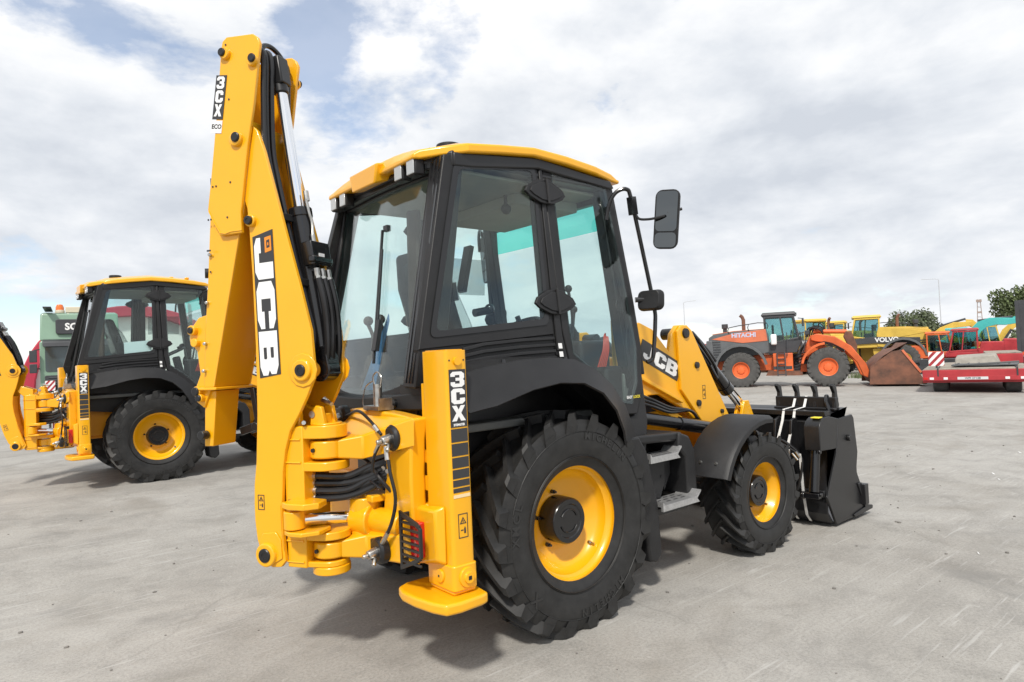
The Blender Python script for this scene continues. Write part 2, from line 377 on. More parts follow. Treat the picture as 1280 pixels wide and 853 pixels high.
def plane_map(n0,ax):
    return None
def stack_letters(st,o,xa,ya,w,h,gap,mb,lw=None):
    M=frame(o,xa,ya); y=0
    for ch in st: glyph(ch,-w/2,y-h,w,h,M,mb); y-=h+gap
    return M
def rot_letters(st,o,down,left,h,wd,gap,mb):
    # text that reads down the plate: letter tops point away from "left" side
    M=frame(o,down,left); x=0
    for ch in st: glyph(ch,x,-h/2,wd,h,M,mb); x+=wd+gap
def warn(o,xa,ya,w,h,mb):
    # yellow safety sticker with a black outline, triangle and a small hand mark
    M=frame(o,xa,ya); t=.004
    def rect(x0,x1,y0,y1,m,d=.0012): fill([[(x0,y0),(x1,y0),(x1,y1),(x0,y1)]],d,M,mb.mk(m))
    fill([[(0,0),(w,0),(w,h),(0,h)],[(t,t),(w-t,t),(w-t,h-t),(t,h-t)]],.0014,M,mb.mk(1))
    cx=w/2; y0=h*.58; s=w*.34
    fill([[(cx-s,y0),(cx+s,y0),(cx,y0+s*1.75)],[(cx-s*.62,y0+s*.2),(cx+s*.62,y0+s*.2),(cx,y0+s*1.3)]],.0014,M,mb.mk(1))
    fill([[(cx-s*.1,y0+s*.3),(cx+s*.1,y0+s*.3),(cx+s*.1,y0+s*.9),(cx-s*.1,y0+s*.9)]],.0014,M,mb.mk(1))
    fill([[(w*.25,h*.30),(w*.5,h*.30),(w*.5,h*.34),(w*.25,h*.34)]],.0014,M,mb.mk(1))
    fill([[(w*.58,h*.18),(w*.76,h*.18),(w*.76,h*.36),(w*.68,h*.46),(w*.58,h*.36)]],.0014,M,mb.mk(1))

def build_backhoe():
    T=thing('backhoe_loader','yellow backhoe loader nearest the camera with tall folded boom and black bucket','backhoe loader',group='yellow backhoe loaders parked on the yard')
    # ---------------- wheels
    make_wheel(T,'rear_wheel',0,-.86,.661,.701,.226,.379,20,1,lugh=.055)
    make_wheel(T,'rear_wheel',0,.86,.661,.701,.226,.379,20,-1,lugh=.055)
    make_wheel(T,'front_wheel',2.185,-.948,.498,.507,.175,.270,19,1,True,-.02,.042,.85)
    make_wheel(T,'front_wheel',2.185,.948,.498,.507,.175,.270,19,-1,True,-.02,.042,.85)
    # ---------------- chassis, axles
    mb=MB(); mb.box(-1.02,2.55,-.33,.33,.66,1.02); mb.box(-.99,-.25,-.52,.52,.72,1.30); mb.box(1.0,2.55,-.40,.40,.70,1.22)
    obj('chassis',mb,YEL2,T,.012)
    mb=MB(); mb.cyl((0,-.70,.661),(0,.70,.661),.13,None,20); mb.cyl((0,-.22,.661),(0,.22,.661),.22,None,24); obj('rear_axle',mb,BLKM,T,.01)
    mb=MB(); mb.box(2.08,2.30,-.62,.62,.42,.58); mb.cyl((2.19,-.62,.498),(2.19,-.82,.498),.11); mb.cyl((2.19,.62,.498),(2.19,.82,.498),.11); mb.bar((2.02,-.75,.52),(2.02,.75,.52),.04,.04); obj('front_axle',mb,BLKM,T,.01)
    mb=MB(); mb.box(.35,1.15,-.62,-.34,.62,1.0); mb.box(.35,1.15,.34,.62,.62,1.0); obj('side_tank',mb,BLK,T,.04,3)
    # ---------------- bonnet
    mb=MB(); mb.loft([[(1.0,-.42,1.15),(1.0,.42,1.15),(1.0,.42,1.70),(1.0,-.42,1.70)],[(2.3,-.42,1.10),(2.3,.42,1.10),(2.3,.40,1.55),(2.3,-.40,1.55)],[(2.72,-.40,.95),(2.72,.40,.95),(2.70,.34,1.36),(2.70,-.34,1.36)]])
    obj('bonnet',mb,YEL,T,.03,3)
    mb=MB(); mb.box(1.25,2.2,-.434,-.424,1.2,1.42); 
    for i in range(7): mb.box(1.3,2.15,-.44,-.436,1.215+i*.028,1.225+i*.028)
    obj('bonnet_grille',mb,BLK,T,.004)
    mb=MB(); mb.cyl((1.35,.25,1.6),(1.35,.25,1.92),.045); mb.cyl((1.35,.25,1.9),(1.29,.25,1.98),.04); obj('exhaust_stack',mb,BLKM,T)
    # ---------------- rear frame with two stabiliser legs
    mb=MB(); mb.box(-.998,-.93,-.94,.94,1.27,1.40); mb.box(-.998,-.93,-.94,.94,.60,.74)
    mb.box(-.995,-.90,-.93,-.80,.74,1.27); mb.box(-.995,-.90,.80,.93,.74,1.27); mb.box(-.925,-.905,-.80,.80,.74,1.27)
    obj('rear_frame',mb,YEL,T,.01)
    mb=MB(); mb.box(-.90,-.62,-.80,.80,1.36,1.52); mb.box(-.93,-.91,-.78,.78,1.401,1.50)
    for i in range(9): mb.box(-.945,-.93,-.72+.17*i,-.70+.17*i,1.402,1.50)
    obj('rear_under_cab',mb,BLK,T)
    for sg in (-1,1):
        L=part('stabiliser_leg',T)
        mb=MB(); a,b=sorted((sg*1.18,sg*.945)); mb.prism(rounded(-1.042,-.905,a,b,.022,3),.62,1.772,'z')
        i0=len(mb.v); mb.prism(rounded(-1.03,-.917,a+.012,b-.012,.016,3),1.7725,1.777,'z')
        c,d=sorted((sg*.95,sg*.915)); mb.box(-1.03,-.955,c,d,1.36,1.60); mb.box(-1.03,-.95,c,d,1.02,1.10); mb.box(-1.03,-.95,c,d,1.17,1.24)
        obj('outer_tube',mb,YEL,L,.006,2)
        mb=MB(); mb.prism(rounded(-1.052,-.897,a-.010,b+.010,.025,3),.535,.665,'z')
        obj('leg_collar',mb,YEL,L,.006)
        mb=MB(); mb.lathe([(0,.052),(.012*sg,.050),(.014*sg,.03),(.026*sg,.028),(.026*sg,.0)],(-.968,sg*1.190,.60),'y',24); mb.mk(1).box(-.978,-.958,min(sg*1.2165,sg*1.2185),max(sg*1.2165,sg*1.2185),.590,.610); mb.mk(0)
        mb.lathe([(0,.036),(-.010,.034),(-.012,.0)],(-1.053,sg*1.07,.60),'x',20); mb.mk(1).box(-1.067,-1.064,sg*1.07-.006,sg*1.07+.006,.594,.606)
        obj('pivot_boss',mb,[YEL,BLKM],L,.003)
        mb=MB(); P=[]
        for x,y in ((-1.165,.82),(-1.19,.90),(-1.19,1.02),(-1.17,1.16),(-1.14,1.245),(-1.06,1.262),(-.92,1.255),(-.875,1.24),(-.86,1.14),(-.86,.92),(-.875,.82),(-.92,.79),(-1.10,.79)): P.append((x,sg*y))
        mb.prism(P,.455,.512,'z'); mb.box(-1.045,-.90,min(sg*.95,sg*1.175),max(sg*.95,sg*1.175),.5115,.54)
        obj('foot_pad',mb,YEL,L,.02,3)
        mb=MB(); q=1.1815 if sg<0 else 1.1815
        xa=(1,0,0) if sg<0 else (-1,0,0); o=Vector((-.974,sg*1.1808,1.672)); M=frame(o,xa,(0,0,1))
        fill([[(-.052,-.30),(.052,-.30),(.052,0),(-.052,0)]],.002,M,mb.mk(0)); 
        M2=frame(o+Vector((0,sg*.002,-.012)),xa,(0,0,1)); y=0; mb.mk(1)
        for ch in '3CX': glyph(ch,-.043,y-.080,.086,.080,M2,mb,.0012); y-=.088
        text('SITEMASTER',.0165,.0012,frame(o+Vector((0,sg*.002,-.288)),xa,(0,0,1)),mb,bold=.0006,sx=.78)
        z=-.308
        for hgt in (.068,.064,.054,.046,.034,.022,.0): 
            if hgt: fill([[(-.052,z-hgt),(.052,z-hgt),(.052,z),(-.052,z)]],.0015,M,mb.mk(0)); z-=hgt+.008
        fill([[(-.052,z-.02),(.052,z-.02),(.052,z-.003),(-.052,z-.003)]],.0015,M,mb.mk(2))
        obj('leg_decal',mb,[DEC,WHT,mat_pale],L)
        mb=MB(); warn(Vector((-.974-(.03 if sg<0 else -.03),sg*1.1805,.80)),xa,(0,0,1),.060,.125,mb); obj('warning_sticker',mb,[YTAPE,DEC],L)
        mb=MB(); mb.cyl((-.975,sg*1.178,1.715),(-.975,sg*1.195,1.715),.022); mb.mk(1).cyl((-.99-.03,sg*1.181,1.72),(-.99-.03,sg*1.182,1.72),.005,None,8); mb.cyl((-.93,sg*1.181,1.72),(-.93,sg*1.182,1.72),.005,None,8); obj('locking_boss',mb,[YEL,DEC],L)
        # tail lamp in its box and black guard, on the inner rear side of the leg
        mb=MB(); a,b=sorted((sg*.985,sg*.86)); mb.loft([[(-1.045,sg*1.13,.97),(-1.045,sg*.90,.945),(-1.045,sg*.90,.63),(-1.045,sg*1.13,.66)],[(-1.095,sg*1.10,.945),(-1.095,sg*.905,.94),(-1.095,sg*.905,.635),(-1.095,sg*1.10,.69)]]); 
        mb.box(-1.044,-.94,min(sg*.86,sg*.95),max(sg*.86,sg*.95),.62,.95); obj('lamp_housing',mb,YEL,L,.012)
        mb=MB(); mb.box(-1.145,-1.09,min(sg*.925,sg*1.0),max(sg*.925,sg*1.0),.685,.875); obj('tail_lamp',mb,REDL,L,.01)
        mb=MB(); out_=[(sg*.885,.935),(sg*1.06,.895),(sg*1.10,.87),(sg*1.10,.72),(sg*1.06,.69),(sg*.885,.62)]; inn=[(sg*.905,.905),(sg*1.05,.875),(sg*1.08,.86),(sg*1.08,.73),(sg*1.05,.71),(sg*.905,.65)]
        mb.ring(out_,inn,-1.185,-1.17,'x')
        for i in range(7):
            z=.672+i*.034; mb.bar((-1.178,sg*.89,z+.0),(-1.178,sg*1.09,z+.006),.012,.013); 
        for z in (.66,.90): mb.box(-1.17,-1.05,min(sg*.885,sg*.90),max(sg*.885,sg*.90),z-.02,z+.02)
        obj('lamp_guard',mb,BLKM,L,.003)
    # ---------------- sliding carriage, arms to the king post hinge at (-1.36,-.42)
    HX,HY=-1.36,-.42
    G=part('slide_carriage',T)
    mb=MB()
    PL=[(-.945,1.30),(-.925,1.10),(-.93,.78),(-.92,.66),(-.82,.62),(-.66,.67),(-.60,.78),(-.62,.95),(-.66,1.12),(-.62,1.25),(-.40,1.30),(-.16,1.30),(-.10,1.36),(-.10,1.43),(-.25,1.45),(-.45,1.455),(-.75,1.44),(-.97,1.42)]
    mb.prism(PL,-1.125,-1.03,'x'); 
    mb.prism([(-.66,.60),(-.66,.76),(-.14,.76),(-.10,.60)],-1.11,-1.03,'x')
    obj('carriage_plate',mb,YEL,G,.014,3)
    mb=MB(); mb.box(-1.03,-.999,-.70,-.12,.76,1.32); obj('carriage_back',mb,BLKM,G)
    mb=MB()  # upper and lower arms converging on the hinge
    def arm(z0,z1,z0e,z1e,ya,yb):
        mb.loft([[(-1.12,ya,z0),(-1.12,yb,z0),(-1.12,yb,z1),(-1.12,ya,z1)],[(-1.22,HY-.16,z0e-.02),(-1.22,HY+.14,z0e-.02),(-1.22,HY+.14,z1e+.02),(-1.22,HY-.16,z1e+.02)],[(HX,HY-.085,z0e),(HX,HY+.085,z0e),(HX,HY+.085,z1e),(HX,HY-.085,z1e)]])
    arm(1.27,1.425,1.20,1.298,-.98,-.12); arm(.64,.80,.645,.735,-.98,-.14)
    mb.cyl((HX,HY,1.20),(HX,HY,1.30),.098,None,28); mb.cyl((HX,HY,.645),(HX,HY,.735),.098,None,28)
    obj('hinge_arm',mb,YEL,G,.010,2)
    mb=MB()
    for z in (1.25,.69): mb.cyl((HX-.094,HY-.025,z),(HX-.106,HY-.03,z),.012,None,8)
    obj('grease_plug',mb,BLKM,G)
    for y,z,r in ((-.80,1.31,.075),(-1.0,1.31,.0),(-.70,.69,.075),(-.18,1.40,.07),(-.2,.66,.07)):
        if not r: continue
        K=MB(); K.lathe([(0,r),(-.035,r*.98),(-.05,r*.8),(-.05,0)],(-1.125,y,z),'x',22); K.box(-1.17,-1.126,y-.03,y+r*.95,z-r*.75,z+r*.75); K.mk(1)
        K.cyl((-1.165,y,z),(-1.225,y-.005,z-.012),.030,.026,8); K.cyl((-1.225,y-.005,z-.012),(-1.255,y-.005,z-.014),.016,.014,8); K.cyl((-1.19,y-.02,z-.03),(-1.215,y-.05,z-.06),.013,None,8)
        if y==-.70: K.v=[(a-.055,b,c) for a,b,c in K.v]
        obj('clamp_cap',K,[BLKM,ZNC],G,.006)
    mb=MB()
    mb.tube([(-1.20,-.82,1.26),(-1.21,-.86,1.14),(-1.20,-.89,1.0),(-1.21,-.85,.86),(-1.215,-.76,.75)],.010,8); mb.tube([(-1.20,-.76,1.33),(-1.21,-.66,1.40),(-1.20,-.50,1.45),(-1.16,-.30,1.42),(-1.16,-.22,1.40)],.009,8)
    mb.tube([(-1.20,-.76,1.30),(-1.22,-.70,1.20),(-1.22,-.68,1.12)],.009,8)
    obj('clamp_hose',mb,HOSE,G)
    mb=MB(); mb.cyl((-1.205,-.818,1.27),(-1.212,-.84,1.20),.014,None,8); mb.cyl((-1.212,-.815,.81),(-1.216,-.755,.745),.014,None,8); mb.cyl((-1.205,-.74,1.345),(-1.208,-.70,1.375),.013,None,8); mb.cyl((-1.205,-.75,1.29),(-1.215,-.71,1.23),.012,None,8); obj('hose_fitting',mb,ZNC,G)
    # lock pin standing on the carriage
    mb=MB(); mb.cyl((-1.10,-.55,1.45),(-1.10,-.55,1.60),.026,None,16); mb.box(-1.15,-1.05,-.64,-.46,1.452,1.475); mb.box(-1.14,-1.06,-.645,-.63,1.475,1.52); mb.tube([(-1.10,-.52,1.58),(-1.10,-.50,1.64),(-1.10,-.55,1.67),(-1.10,-.60,1.64),(-1.10,-.58,1.58)],.005,6); mb.tube([(-1.10,-.50,1.62),(-1.11,-.42,1.58),(-1.13,-.42,1.48),(-1.13,-.48,1.44)],.0035,6)
    obj('lock_pin',mb,ZNC,G)
    # slew cylinder
    mb=MB(); mb.cyl((-1.16,-.44,.72),(-1.16,-.44,.93),.075,None,24); mb.cyl((-1.155,-.45,.825),(-1.10,-.80,.825),.072,None,24); mb.cyl((-1.20,-.44,.825),(-1.155,-.56,.825),.092,None,24); mb.cyl((-1.16,-.47,.70),(-1.16,-.47,.955),.10,None,24)
    mb.cyl((-1.16,-.44,.925),(-1.16,-.44,.95),.095,None,24); mb.box(-1.20,-1.06,-.62,-.36,.935,.975); mb.box(-1.16,-1.06,-.36,-.28,.66,.95)
    obj('slew_cylinder',mb,YEL,G,.008)
    mb=MB(); mb.cyl((-1.16,-.45,.835),(-1.53,-.40,.872),.035,None,20); obj('slew_rod',mb,CHR,G)
    # hoses from the valve block through the king post
    mb=MB()
    for i,(dz,dy) in enumerate(((.0,0),(-.042,.01),(-.085,.0),(-.128,.01),(-.02,.09),(-.07,.10),(-.11,.09))):
        mb.tube([(-1.46,-.32+dy,1.10+dz),(-1.40,-.40+dy*.6,1.095+dz),(-1.28,-.50+dy*.4,1.09+dz*.9),(-1.18,-.58,1.14+dz*.8-.02*(i%2)),(-1.08,-.68,1.18+dz*.7),(-1.02,-.66,1.16+dz)],.021,10)
    mb.tube([(-1.16,-.42,1.17),(-1.17,-.55,1.15),(-1.17,-.66,1.08),(-1.12,-.70,1.0)],.011,8); mb.tube([(-1.17,-.40,1.02),(-1.19,-.56,1.06),(-1.17,-.68,1.02)],.008,8)
    obj('hose_bundle',mb,HOSE,G)
    for dz,dy in ((0,0),(-.042,.01),(-.085,0),(-.128,.01)):
        mb=MB(); mb.cyl((-1.463,-.317+dy,1.10+dz),(-1.415,-.383+dy,1.096+dz),.0245,None,12); mb.cyl((-1.475,-.300+dy,1.10+dz),(-1.463,-.317+dy,1.10+dz),.019,None,6); obj('hose_crimp',mb,ZNC,G)
    mb=MB()
    for i in range(5): mb.cyl((-1.10,-.50-.045*i,1.12+.012*(i%2)),(-1.14,-.52-.045*i,1.115+.012*(i%2)),.014,None,6)
    mb.box(-1.13,-1.11,-.60,-.52,1.035,1.055); obj('hose_coupling',mb,ZNC,G)
    # ---------------- swinging king post, boom and dipper (own axes: x outwards, y towards the decal side)
    SW=dict(loc=(HX,HY,0),rz=R(120))
    K=part('king_post',T,**SW)
    mb=MB()
    col_=[(.075,-.11),(.20,-.12),(.235,-.08),(.235,.08),(.20,.125),(.075,.125)]
    mb.prism(col_,.60,1.385,'z')
    def lug(z0,z1,r,u1=.16,hw=.125):
        P=arc(0,0,r,90,270,10)+[(u1,-hw),(u1,hw)]; mb.prism(P,z0,z1,'z')
    lug(1.315,1.388,.112); lug(1.135,1.185,.118); lug(.75,.795,.112); lug(.60,.632,.10)
    mb.cyl((0,0,1.386),(0,0,1.398),.085,None,24); mb.cyl((0,0,.555),(0,0,.60),.105,None,28)
    mb.prism([(.16,.05),(.17,.20),(.10,.235),(.0,.235),(-.06,.18),(-.04,.08)],.945,.98,'z')
    mb.cyl((.115,.165,.83),(.115,.165,.93),.058,None,20)
    mb.prism([(.15,.0),(.16,.20),(.10,.235),(.02,.235),(-.05,.17),(-.04,.05)],.80,.825,'z')
    # ram clevis ears on top
    for s in (-.055,.045): mb.prism([(-.04,1.388),(.06,1.388),(.05,1.47),(.02,1.50),(-.02,1.49)],s,s+.03,'y')
    mb.box(-.02,.05,-.025,.045,1.39,1.45)
    obj('swing_casting',mb,YEL,K,.010,2)
    mb=MB()
    for z in (1.186,1.314,.796,.749,.633): mb.tube([(.09,.127,z),(.20,.127,z),(.237,.08,z),(.237,-.08,z)],.006,6,1)
    obj('weld_seam',mb,YEL,K)
    mb=MB(); mb.prism([(.11,1.32),(.11,1.46),(.26,1.52),(.30,1.44),(.22,1.36)],-.10,-.06,'y'); mb.prism([(.11,1.32),(.11,1.46),(.26,1.52),(.30,1.44),(.22,1.36)],.06,.10,'y'); obj('ram_bracket',mb,YEL,K,.008)
    mb=MB(); mb.box(.115,.185,.1255,.128,.955,.978); obj('casting_slot',mb,DEC,K)
    mb=MB(); mb.cyl((-.02,.0,1.505),(.01,.01,1.535),.014,None,8); mb.cyl((.01,.02,1.525),(-.08,.06,1.505),.011,None,8); mb.cyl((.04,.078,1.45),(.04,.082,1.45),.02,None,8); mb.cyl((.09,.10,1.40),(.05,.14,1.41),.012,None,8); obj('pipe_fitting',mb,ZNC,K)
    # boom
    B=part('boom',T,**SW)
    BO=[(.199,.64),(.21,.772),(.211,.947),(.197,1.14),(.175,1.26),(.138,1.367),(.075,1.455),(.013,1.56),(-.035,1.655),(-.042,1.70),(-.036,1.761),(-.026,1.921),(.035,2.168),(.128,2.51),(.193,2.752),(.246,2.953),(.29,3.08),(.36,3.15),(.45,3.14),(.50,3.04),(.45,2.85),(.382,2.643),(.372,2.503),(.361,2.249),(.355,1.859),(.357,1.665),(.361,1.454),(.379,1.187),(.398,1.06),(.403,.95),(.402,.858),(.390,.75),(.36,.66),(.325,.615),(.29,.60),(.23,.605)]
    for s in (1,-1):
        mb=MB(); a,b=sorted((s*.150,s*.124)); mb.prism(BO,a,b,'y')
        a,b=sorted((s*.1505,s*.158)); mb.prism([(.215,.655),(.222,.76),(.255,.80),(.345,.79),(.372,.74),(.345,.66),(.315,.628),(.28,.618)],a,b,'y'); mb.prism(arc(.032,1.701,.095,0,330,11),a,b,'y')
        for u,z,r,e in ((.032,1.701,.062,.028),(.353,2.567,.036,.022),(.317,.672,.068,.030)):
            mb.lathe([(s*.149,r),(s*(.149+e*.8),r*.97),(s*(.149+e),r*.9),(s*(.149+e),0)],(u,0,z),'y',28)
        obj('boom_plate',mb,YEL,B,.005)
    mb=MB(); CL=[(.46,3.05),(.41,2.85),(.345,2.643),(.325,2.249),(.318,1.859),(.325,1.454),(.345,1.187),(.365,.95),(.355,.78)]
    pr=CL+[(u-.02,z) for u,z in reversed(CL)]; mb.prism(pr,-.1245,.1245,'y')
    fr=[(.36,3.0),(.325,2.80),(.29,2.62)]; mb.prism(fr+[(u+.02,z) for u,z in reversed(fr)],-.1245,.1245,'y')
    lw=[(.225,.78),(.235,.95),(.215,1.15),(.17,1.32),(.15,1.36)]; mb.prism(lw+[(u+.02,z) for u,z in reversed(lw)],-.1245,.1245,'y')
    mb.cyl((.032,.125,1.701),(.032,.055,1.701),.045,None,20); mb.cyl((.032,-.055,1.701),(.032,-.125,1.701),.045,None,20); mb.cyl((.317,-.125,.672),(.317,.125,.672),.065,None,24)
    obj('boom_web',mb,YEL2,B,.004)
    mb=MB()
    for s in (-1,1): mb.tube([(u-.004,s*.1215,z) for u,z in CL],.0045,6,2); mb.tube([(u-.008,s*.1215,z) for u,z in lw],.0045,6,2)
    mb.tube([(.205,.1515,.70),(.216,.1515,.80),(.218,.1515,.95)],.002,6)
    obj('weld_seam',mb,YEL2,B)
    mb=MB()
    for u,z,r in ((.032,1.701,.034),(.353,2.567,.026),(.317,.672,.040)):
        mb.lathe([(.170,r),(.184,r*.98),(.188,r*.86),(.188,r*.4),(.185,r*.36),(.185,0)],(u,0,z),'y',22)
    obj('boom_pin',mb,BLKM,B)
    mb=MB(); o=Vector((.352,.1512,2.487)); dn=Vector((-.016,0,-.805)).normalized(); lf=Vector((-1,0,.02))
    M=frame(Vector((.349,.1512,2.485)),Vector((-1,0,.0)),Vector((0,0,1)))
    fill([[(0,-.012),(.142,.02),(.166,-.80),(.020,-.82)]],.002,M,mb.mk(0))
    M2=frame(Vector((.339,.1534,2.462)),Vector((-.020,0,-.80)),Vector((-1,0,.0))) ; mb.mk(1)
    # letters read down the plate: x = down, y = towards the machine
    x=0
    for ch,wd in (('J',.238),('C',.268),('B',.25)):
        glyph(ch,x,.0,wd,.126,M2,mb,.0014); x+=wd+.014
    Ml=frame(Vector((.262,.1534,2.47)),(-1,0,0),(0,0,1)); fill([[(.0,-.095),(.045,-.085),(.043,.0),(-.002,-.008)]],.0014,Ml,mb.mk(2)); fill([[(.012,-.07),(.034,-.066),(.033,-.02),(.011,-.026)],[(.018,-.056),(.026,-.054),(.026,-.036),(.018,-.038)]],.002,Ml,mb.mk(0))
    obj('boom_decal',mb,[DEC,WHT,ORP],B)
    mb=MB(); warn(Vector((.375,.1508,.92)),(-1,0,0),(0,0,1),.045,.085,mb); obj('warning_sticker',mb,[YTAPE,DEC],B)
    # dipper ram
    Rm=part('dipper_ram',T,**SW)
    p0=Vector((.02,-.03,1.70)); p1=Vector((.272,-.02,3.50)); d=(p1-p0).normalized()
    mb=MB(); mb.cyl(p0+d*.10,p0+d*.94,.062,None,28); mb.cyl(p0+d*.90,p0+d*.955,.068,None,28); mb.bar(p0-d*.04,p0+d*.13,.115,.13,(1,0,0)); mb.cyl(p0+Vector((0,.055,0)),p0-Vector((0,.055,0)),.07,None,24)
    mb.bar(p0+d*.60+Vector((-.075,.01,0)),p0+d*.74+Vector((-.075,.01,0)),.17,.07,(1,0,0)); mb.box(-.02,.02,-.09,.09,2.31,2.345)
    obj('ram_barrel',mb,BLKG,Rm,.006)
    mb=MB(); mb.cyl(p0+d*.95,p1-d*.02,.034,None,24); obj('ram_rod',mb,CHR,Rm)
    mb=MB(); mb.bar(p1-d*.11,p1+d*.06,.10,.09,(0,1,0)); mb.cyl(p1-d*.16,p1-d*.1,.045,None,16); obj('rod_eye',mb,BLKM,Rm,.01)
    mb=MB()
    for s in (-.055,.0,.05):
        q=p0+d*.60+Vector((-.085,s,0)); mb.cyl(q+d*(-.015),q-d*.06,.018,None,10); mb.cyl(q-d*.06,q-d*.075,.022,None,6)
    q=p0+d*.74+Vector((-.075,.02,0)); mb.cyl(q,q+d*.05,.013,None,8); mb.tube([q+d*.04,q+d*.12+Vector((.0,-.012,0)),q+d*.18,q+d*.26+Vector((.0,.01,0))],.009,8); mb.cyl(q+d*.25,q+d*.31,.015,None,8)
    q=p0+d*.22+Vector((-.07,-.03,0)); mb.cyl(q-d*.02,q+d*.06,.02,None,8)
    obj('ram_fitting',mb,ZNC,Rm)
    mb=MB(); lab=p0+d*.66+Vector((-.112,-.02,0)); mb.box(lab.x-.001,lab.x+.002,-.035,.015,lab.z-.014,lab.z+.014); obj('ram_label',mb,WHT,Rm)
    mb=MB()
    for s,b_ in ((-.055,0),(.0,.01),(.05,0)):
        q=p0+d*.525+Vector((-.09,s,0)); mb.tube([q,q-d*.12+Vector((-.012,0,0)),q-d*.25+Vector((-.0,-.01,0)),q-d*.40+Vector((.02,-.01+b_,0)),q-d*.5+Vector((.06,-.02,0))],.021,10)
    obj('ram_hose',mb,HOSE,Rm)
    mb=MB()
    for s,o_ in ((.112,.0),(.078,.012),(.045,.0),(-.082,.0),(-.112,.012)):
        mb.tube([(.33+o_,s*.9,3.52),(.30+o_,s,3.575),(.262+o_,s,3.52),(.27+o_,s,3.3),(.272+o_,s,3.0),(.24+o_,s,2.80),(.195+o_,s*.95,2.58),(.14+o_,s*.95,2.34),(.075+o_,s,2.1),(.03+o_,s,1.9),(.06+o_,s,1.76)],.0165,9)
    mb.tube([(.30,.09,3.54),(.31,.05,3.615),(.31,-.02,3.635),(.30,-.09,3.60),(.27,-.115,3.50)],.015,8)
    obj('boom_hose',mb,HOSE,Rm)
    mb=MB(); mb.box(.155,.175,-.128,.128,2.56,2.60); mb.box(.065,.085,-.128,.128,2.18,2.22); obj('hose_clamp',mb,BLK,Rm,.004)
    # dipper
    D=part('dipper',T,**SW)
    RT=[(.463,3.645),(.275,3.625),(.243,3.60),(.228,3.565),(.238,3.51),(.257,3.40),(.287,3.227),(.34,2.996),(.406,2.62),(.40,2.50),(.56,2.50),(.645,2.66),(.615,2.83),(.58,3.05),(.54,3.32),(.508,3.58),(.495,3.625)]
    for s in (1,-1):
        mb=MB(); a,b=sorted((s*.178,s*.155)); mb.prism(RT,a,b,'y')
        for u,z,r in ((.412,3.04,.045),(.277,3.47,.036),(.47,3.545,.036)): mb.lathe([(s*.177,r),(s*.197,r*.96),(s*.20,r*.85),(s*.20,0)],(u,0,z),'y',24)
        obj('dipper_plate',mb,YEL,D,.005)
    mb=MB()
    for u,z,r in ((.402,3.045,.029),(.267,3.475,.025),(.48,3.55,.024)): mb.lathe([(.20,r),(.208,r*.97),(.212,r*.8),(.212,0)],(u,0,z),'y',20); mb.lathe([(-.20,r),(-.208,r*.97),(-.212,0)],(u,0,z),'y',20)
    for z,u in ((2.83,.635),(2.30,.70)): mb.cyl((u,.10,z),(u+.03,.13,z),.03,None,12)
    obj('dipper_pin',mb,BLKM,D)
    mb=MB(); sec=[]
    for z,u0,u1,h in ((3.14,.32,.575,.153),(2.80,.375,.625,.153),(2.62,.410,.655,.152),(2.25,.505,.690,.150),(1.98,.577,.722,.148),(1.62,.672,.752,.145)): sec.append([(u0,-h,z),(u1,-h,z),(u1,h,z),(u0,h,z)])
    mb.loft(sec); mb.box(.49,.515,-.15,.15,3.16,3.62); obj('dipper_box',mb,YEL2 if 0 else YEL,D,.006)
    mb=MB(); mb.loft([[(.700,-.085,1.60),(.785,-.085,1.60),(.785,.105,1.60),(.700,.105,1.60)],[(.735,-.075,1.27),(.80,-.075,1.27),(.80,.105,1.27),(.735,.105,1.27)]])
    mb.box(.655,.80,-.155,.152,1.605,1.622); obj('dipper_extension',mb,YEL,D,.005)
    mb=MB()
    for s in (-1,1): mb.tube([(u0+.004,s*(h_+.001),z) for z,u0,h_ in ((2.62,.410,.152),(2.25,.505,.150),(1.98,.577,.148),(1.63,.668,.145))],.005,6,3)
    mb.tube([(u,.1795,z) for u,z in ((.40,2.515),(.48,2.515),(.555,2.515),(.635,2.65))],.004,6,2)
    obj('weld_seam',mb,YEL,D)
    mb=MB()
    for s in (.10,-.10): mb.prism([(.70,2.06),(.80,2.04),(.87,1.97),(.875,1.90),(.82,1.84),(.80,1.70),(.84,1.62),(.84,1.54),(.78,1.50),(.73,1.60),(.71,1.9)],s-.02,s+.02,'y')
    for u,z,r in ((.835,1.965,.03),(.815,1.89,.026),(.81,1.60,.03),(.79,1.56,.025)): mb.cyl((u,-.14,z),(u,.15,z),r,None,16)
    mb.mk(1)
    for u,z,r in ((.835,1.965,.02),(.81,1.60,.026),(.79,1.56,.02),(.775,1.34,.026)): mb.cyl((u,.11,z),(u,.160,z),r,None,14)
    mb.mk(2)
    for z,u in ((2.40,.665),(2.12,.70),(1.88,.725),(1.72,.74)): mb.cyl((u,.13,z),(u-.01,.170,z),.011,None,8)
    obj('linkage_bracket',mb,[YEL,BLKM,ZNC],D,.004)
    mb=MB()
    for s in (-.13,-.22): mb.bar((.64,s,1.60),(.60,s,1.36),.02,.035,(1,0,0)); mb.bar((.60,s,1.37),(.74,s,1.33),.02,.05)
    mb.cyl((.60,-.09,1.365),(.60,-.25,1.365),.026,None,12); obj('tipping_link',mb,BLKM,D,.004)
    mb=MB(); M=frame(Vector((.545,.1795,3.43)),Vector((-1,0,.0)),Vector((.085,0,.5)))
    ya=Vector((-.085,0,.5)).normalized(); xa=Vector((-1,0,-.17)).normalized(); M=frame(Vector((.543,.1792,3.435)),xa,ya)
    fill([[(0,-.255),(.078,-.255),(.078,0),(0,0)]],.002,M,mb.mk(0)); fill([[(0,-.335),(.078,-.335),(.078,-.262),(0,-.262)]],.002,M,mb.mk(1))
